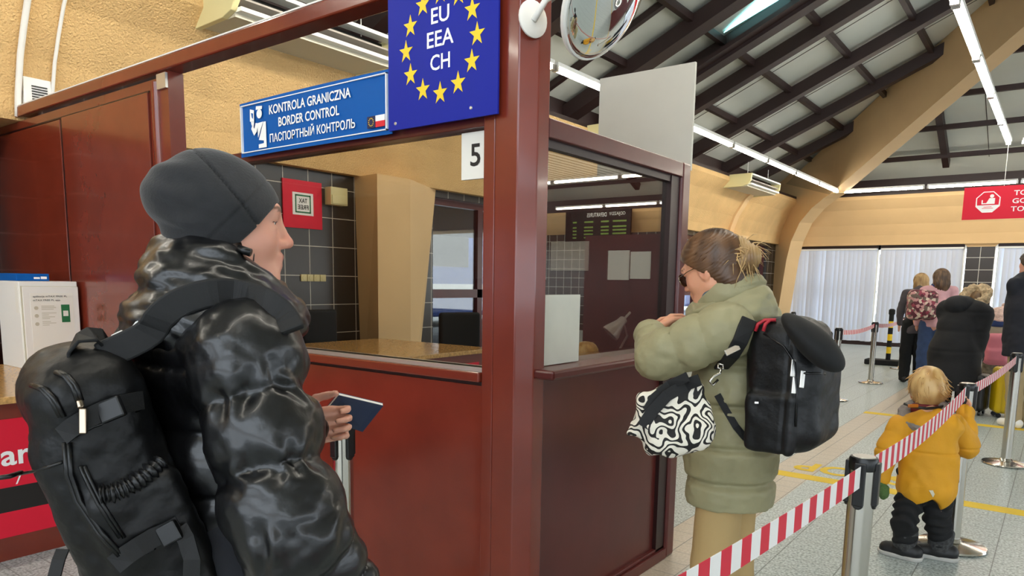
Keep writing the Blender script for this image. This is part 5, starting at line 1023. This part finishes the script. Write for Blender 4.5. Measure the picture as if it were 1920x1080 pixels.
tag(soft('backpack',S,'floral',smooth=1,disp=lambda V:.010*nz(V,9)),'dark pink floral backpack on the back of the girl in pink','backpack')
# adult in the long black coat, bending forward to the right
fwC=unit(Rh*.80+Fh*.6); bC=at(1784,772,2,0); C_=Frame(bC,fwC); dC=8.45
hipC,shC,hdC=W(1789,682,dC),W(1813,588,dC),W(1835,566,dC+.05); h=Head(hdC,fwC,.7,0,1)
S=SF(bC-np.array((.7,.7,.02)),bC+np.array((.7,.7,1.8)),.012); sculpt_head(S,h,False); S.cap(hdC,shC,.06,.07,.03); S.chain([shC,hipC],[.12,.14],.03)
armC={1:(shC+C_.l*.2,W(1828,640,dC+.1),W(1833,672,dC+.0)),-1:(shC-C_.l*.18,W(1831,645,dC-.15),W(1835,668,dC-.1))}
for s in(1,-1):
    a,e,w_=armC[s]; S.cap(a,e,.05,.04,.02); S.cap(e,w_,.04,.03,.02); S.cap(w_,w_+unit(w_-e)*.12,.034,.02,.01); S.chain([hipC+C_.l*s*.08,C_(0,s*.1,.45),C_(0,s*.1,.06)],[.09,.06,.04],.02)
pC=soft('person',S,'skin',colors=lambda V:np.tile(SK,(len(V),1)),base=bC); tag(pC,'adult in long black padded coat with pale fur hood bending forward','person')
S=SF(bC-np.array((.7,.7,.02)),bC+np.array((.7,.7,1.5)),.012)
for s in(1,-1): S.chain([hipC+C_.l*s*.08,C_(0,s*.1,.45),C_(0,s*.1,.05)],[.12,.09,.075],.02)
soft('trousers',S.below(.02),'trouser_black',pC)
for s in(1,-1): f_=C_(0,s*.1,0); S=SF(f_-.25,f_+.25,.01); S.cap(f_-C_.f*.05+Z3*.05,f_+C_.f*.14+Z3*.04,.055,.045,.02).below(0); soft('shoe',S,'shoe_black',pC)
S=SF(bC-np.array((.75,.75,.0)),bC+np.array((.75,.75,1.8)),.012); S.chain([W(1806,578,dC),W(1797,612,dC),W(1790,660,dC),W(1786,712,dC),W(1786,745,dC)],[.14,.215,.27,.285,.27],.05,flat=(C_.f,.9)); S.cap(W(1803,584,dC)+C_.l*.15,W(1803,584,dC)-C_.l*.15,.13,None,.06)
for s in(1,-1): a,e,w_=armC[s]; S.cap(a,e,.105,.095,.04); S.cap(e,w_,.09,.065,.03)
cq=lambda V:-.006*np.maximum(band(V[:,2],.72,.02),np.maximum(band(V[:,2],.95,.02),band(V[:,2],1.17,.02)))+.012*nz(V,8)
soft('padded_coat',S.below(.27),'far_cloth',pC,1,cq,solid('#0d0d11'))
S=SF(hdC-.4,hdC+.4,.012); S.ell(W(1799,574,dC-.02),(.16,.17,.125),C_.R,.04); soft('hood',S,'far_cloth',pC,1,lambda V:.008*nz(V,12),solid('#0f1016'))
S=SF(hdC-.3,hdC+.3,.01); S.torus(W(1829,556,dC+.0),unit(fwC*.8-Z3*.5),.11,.055,.02); soft('fur_trim',S,'fur_cream',pC,1,lambda V:.022*nz(V,28)+.01*nz(V,60))
S=SF(hdC-.25,hdC+.25,.01); S.ell(h(-.02,0,.03),np.array((.12,.10,.11)),h.R,.01).cut(h(.06,0,.04),unit(h.f*.8-h.u*.5)); soft('hair',S,'hair',pC,1,None,hc('#5a4430','#8a6a48'))
pw=W(1831,672,dC-.16); tag(put('paper_sheet',G().prism([pw-CR*.08+CU*.04,pw+CR*.08+CU*.05,pw+CR*.05-CU*.10,pw-CR*.02-CU*.09],_F*.003),'paper'),'white paper sheet held by the adult in the long black coat','paper')
# small child in the pink bobble hat
fwD=unit(Fh*.9+Rh*.5); p,Fm,h,sh,hip=grown('small child in pink bobble hat with the pink backpack, beyond the black coat',(1862,742),9.65,fwD,(1874,598),.92,'jacket','#9a8f7c',.55,'camo',None,w=.17,legw=.085)
S=SF(h.c-.3,h.c+.3,.01); S.ell(h(-.01,0,.05),(.125,.115,.12),h.R,.01).cut(h(0,0,-.02),-h.u).torus(h(-.01,0,-.01),h.u,.105,.025,.02); S.ell(W(1887,574,9.65),(.055,.055,.05),None,.02); soft('bobble_hat',S,'wool_pink',p,1,lambda V:.006*nz(V,30))
S=SF(sh-.3,sh+.35,.01); S.torus(sh+Z3*.09,Z3,.085,.055,.02,flat=1.3); soft('scarf',S,'scarf_navy',p,1,lambda V:.006*nz(V,20))
bc=W(1869,655,9.47); S=SF(bc-.35,bc+.35,.01); S.box(bc,(.09,.155,.21),.085,Fm.R,.02).box(bc-Fm.f*.07-Z3*.07,(.05,.12,.09),.045,Fm.R,.02)
tag(soft('backpack',S,'pink_pack',smooth=1,disp=lambda V:.004*nz(V,12)),'small plain pink backpack worn by the child in the bobble hat','backpack')
# adult cut off by the right edge
p,Fm,h,sh,hip=grown('adult in dark navy coat and khaki trousers cut off by the right edge',(1908,800),7.5,unit(-Rh*.3+Fh*.9),(1932,495),1.0,'coat','#12141f',.80,'pants_khaki','y',('#2a2018','#4a3a2c'),w=.23,shoe='white',legw=.085,arms={s:(W(1908 if s>0 else 1955,610,7.55),W(1932,628,7.85)) for s in (1,-1)})
# suitcases
def case(label,c,fx,w,d,h,m,wheel=.05):
    t=thing('suitcase',label,'suitcase',c); fx=unit(fx); fy=np.cross(Z3,fx); c=np.array(c,float)
    S=SF(c-np.array((.4,.4,.0)),c+np.array((.4,.4,h+.2)),.008); S.box(c+Z3*(h/2+wheel),(w/2,d/2,h/2),.05,np.array([fx,fy,Z3]),0)
    soft('shell',S,m,t,1,lambda V:-.006*(np.sin(((V-c)@fx)*75)>.72)*(np.abs((V-c)@fx)<w*.4))
    for a in(1,-1):
        for b in(1,-1): put('wheel',G().lathe([(.025,-.012),(.027,-.006),(.027,.006),(.025,.012)],c+fx*a*(w/2-.05)+fy*b*(d/2-.05)+Z3*.027,14,frame=(fx,Z3,fy)),'black',t,smooth=True,angle=40)
    put('telescopic_handle',G().tube([c+fx*-.09+Z3*(h+wheel-.02),c+fx*-.09+Z3*(h+.32),c+fx*.09+Z3*(h+.32),c+fx*.09+Z3*(h+wheel-.02)],.009,8),'alu',t,smooth=True); put('carry_handle',G().tube([c+fx*-.06+Z3*(h+wheel-.01),c+fx*-.05+Z3*(h+wheel+.02),c+fx*.05+Z3*(h+wheel+.02),c+fx*.06+Z3*(h+wheel-.01)],.009,8),'black',t,smooth=True)
case('bright yellow hard suitcase standing behind the post at the right edge',at(1897,783,2,0),unit(Rh*.95-Fh*.3),.42,.26,.52,'case_yellow')
case('black suitcase standing beyond the belt next to the child in yellow',at(1826,776,2,0),unit(Rh*.7+Fh*.7),.30,.24,.42,'case_black')
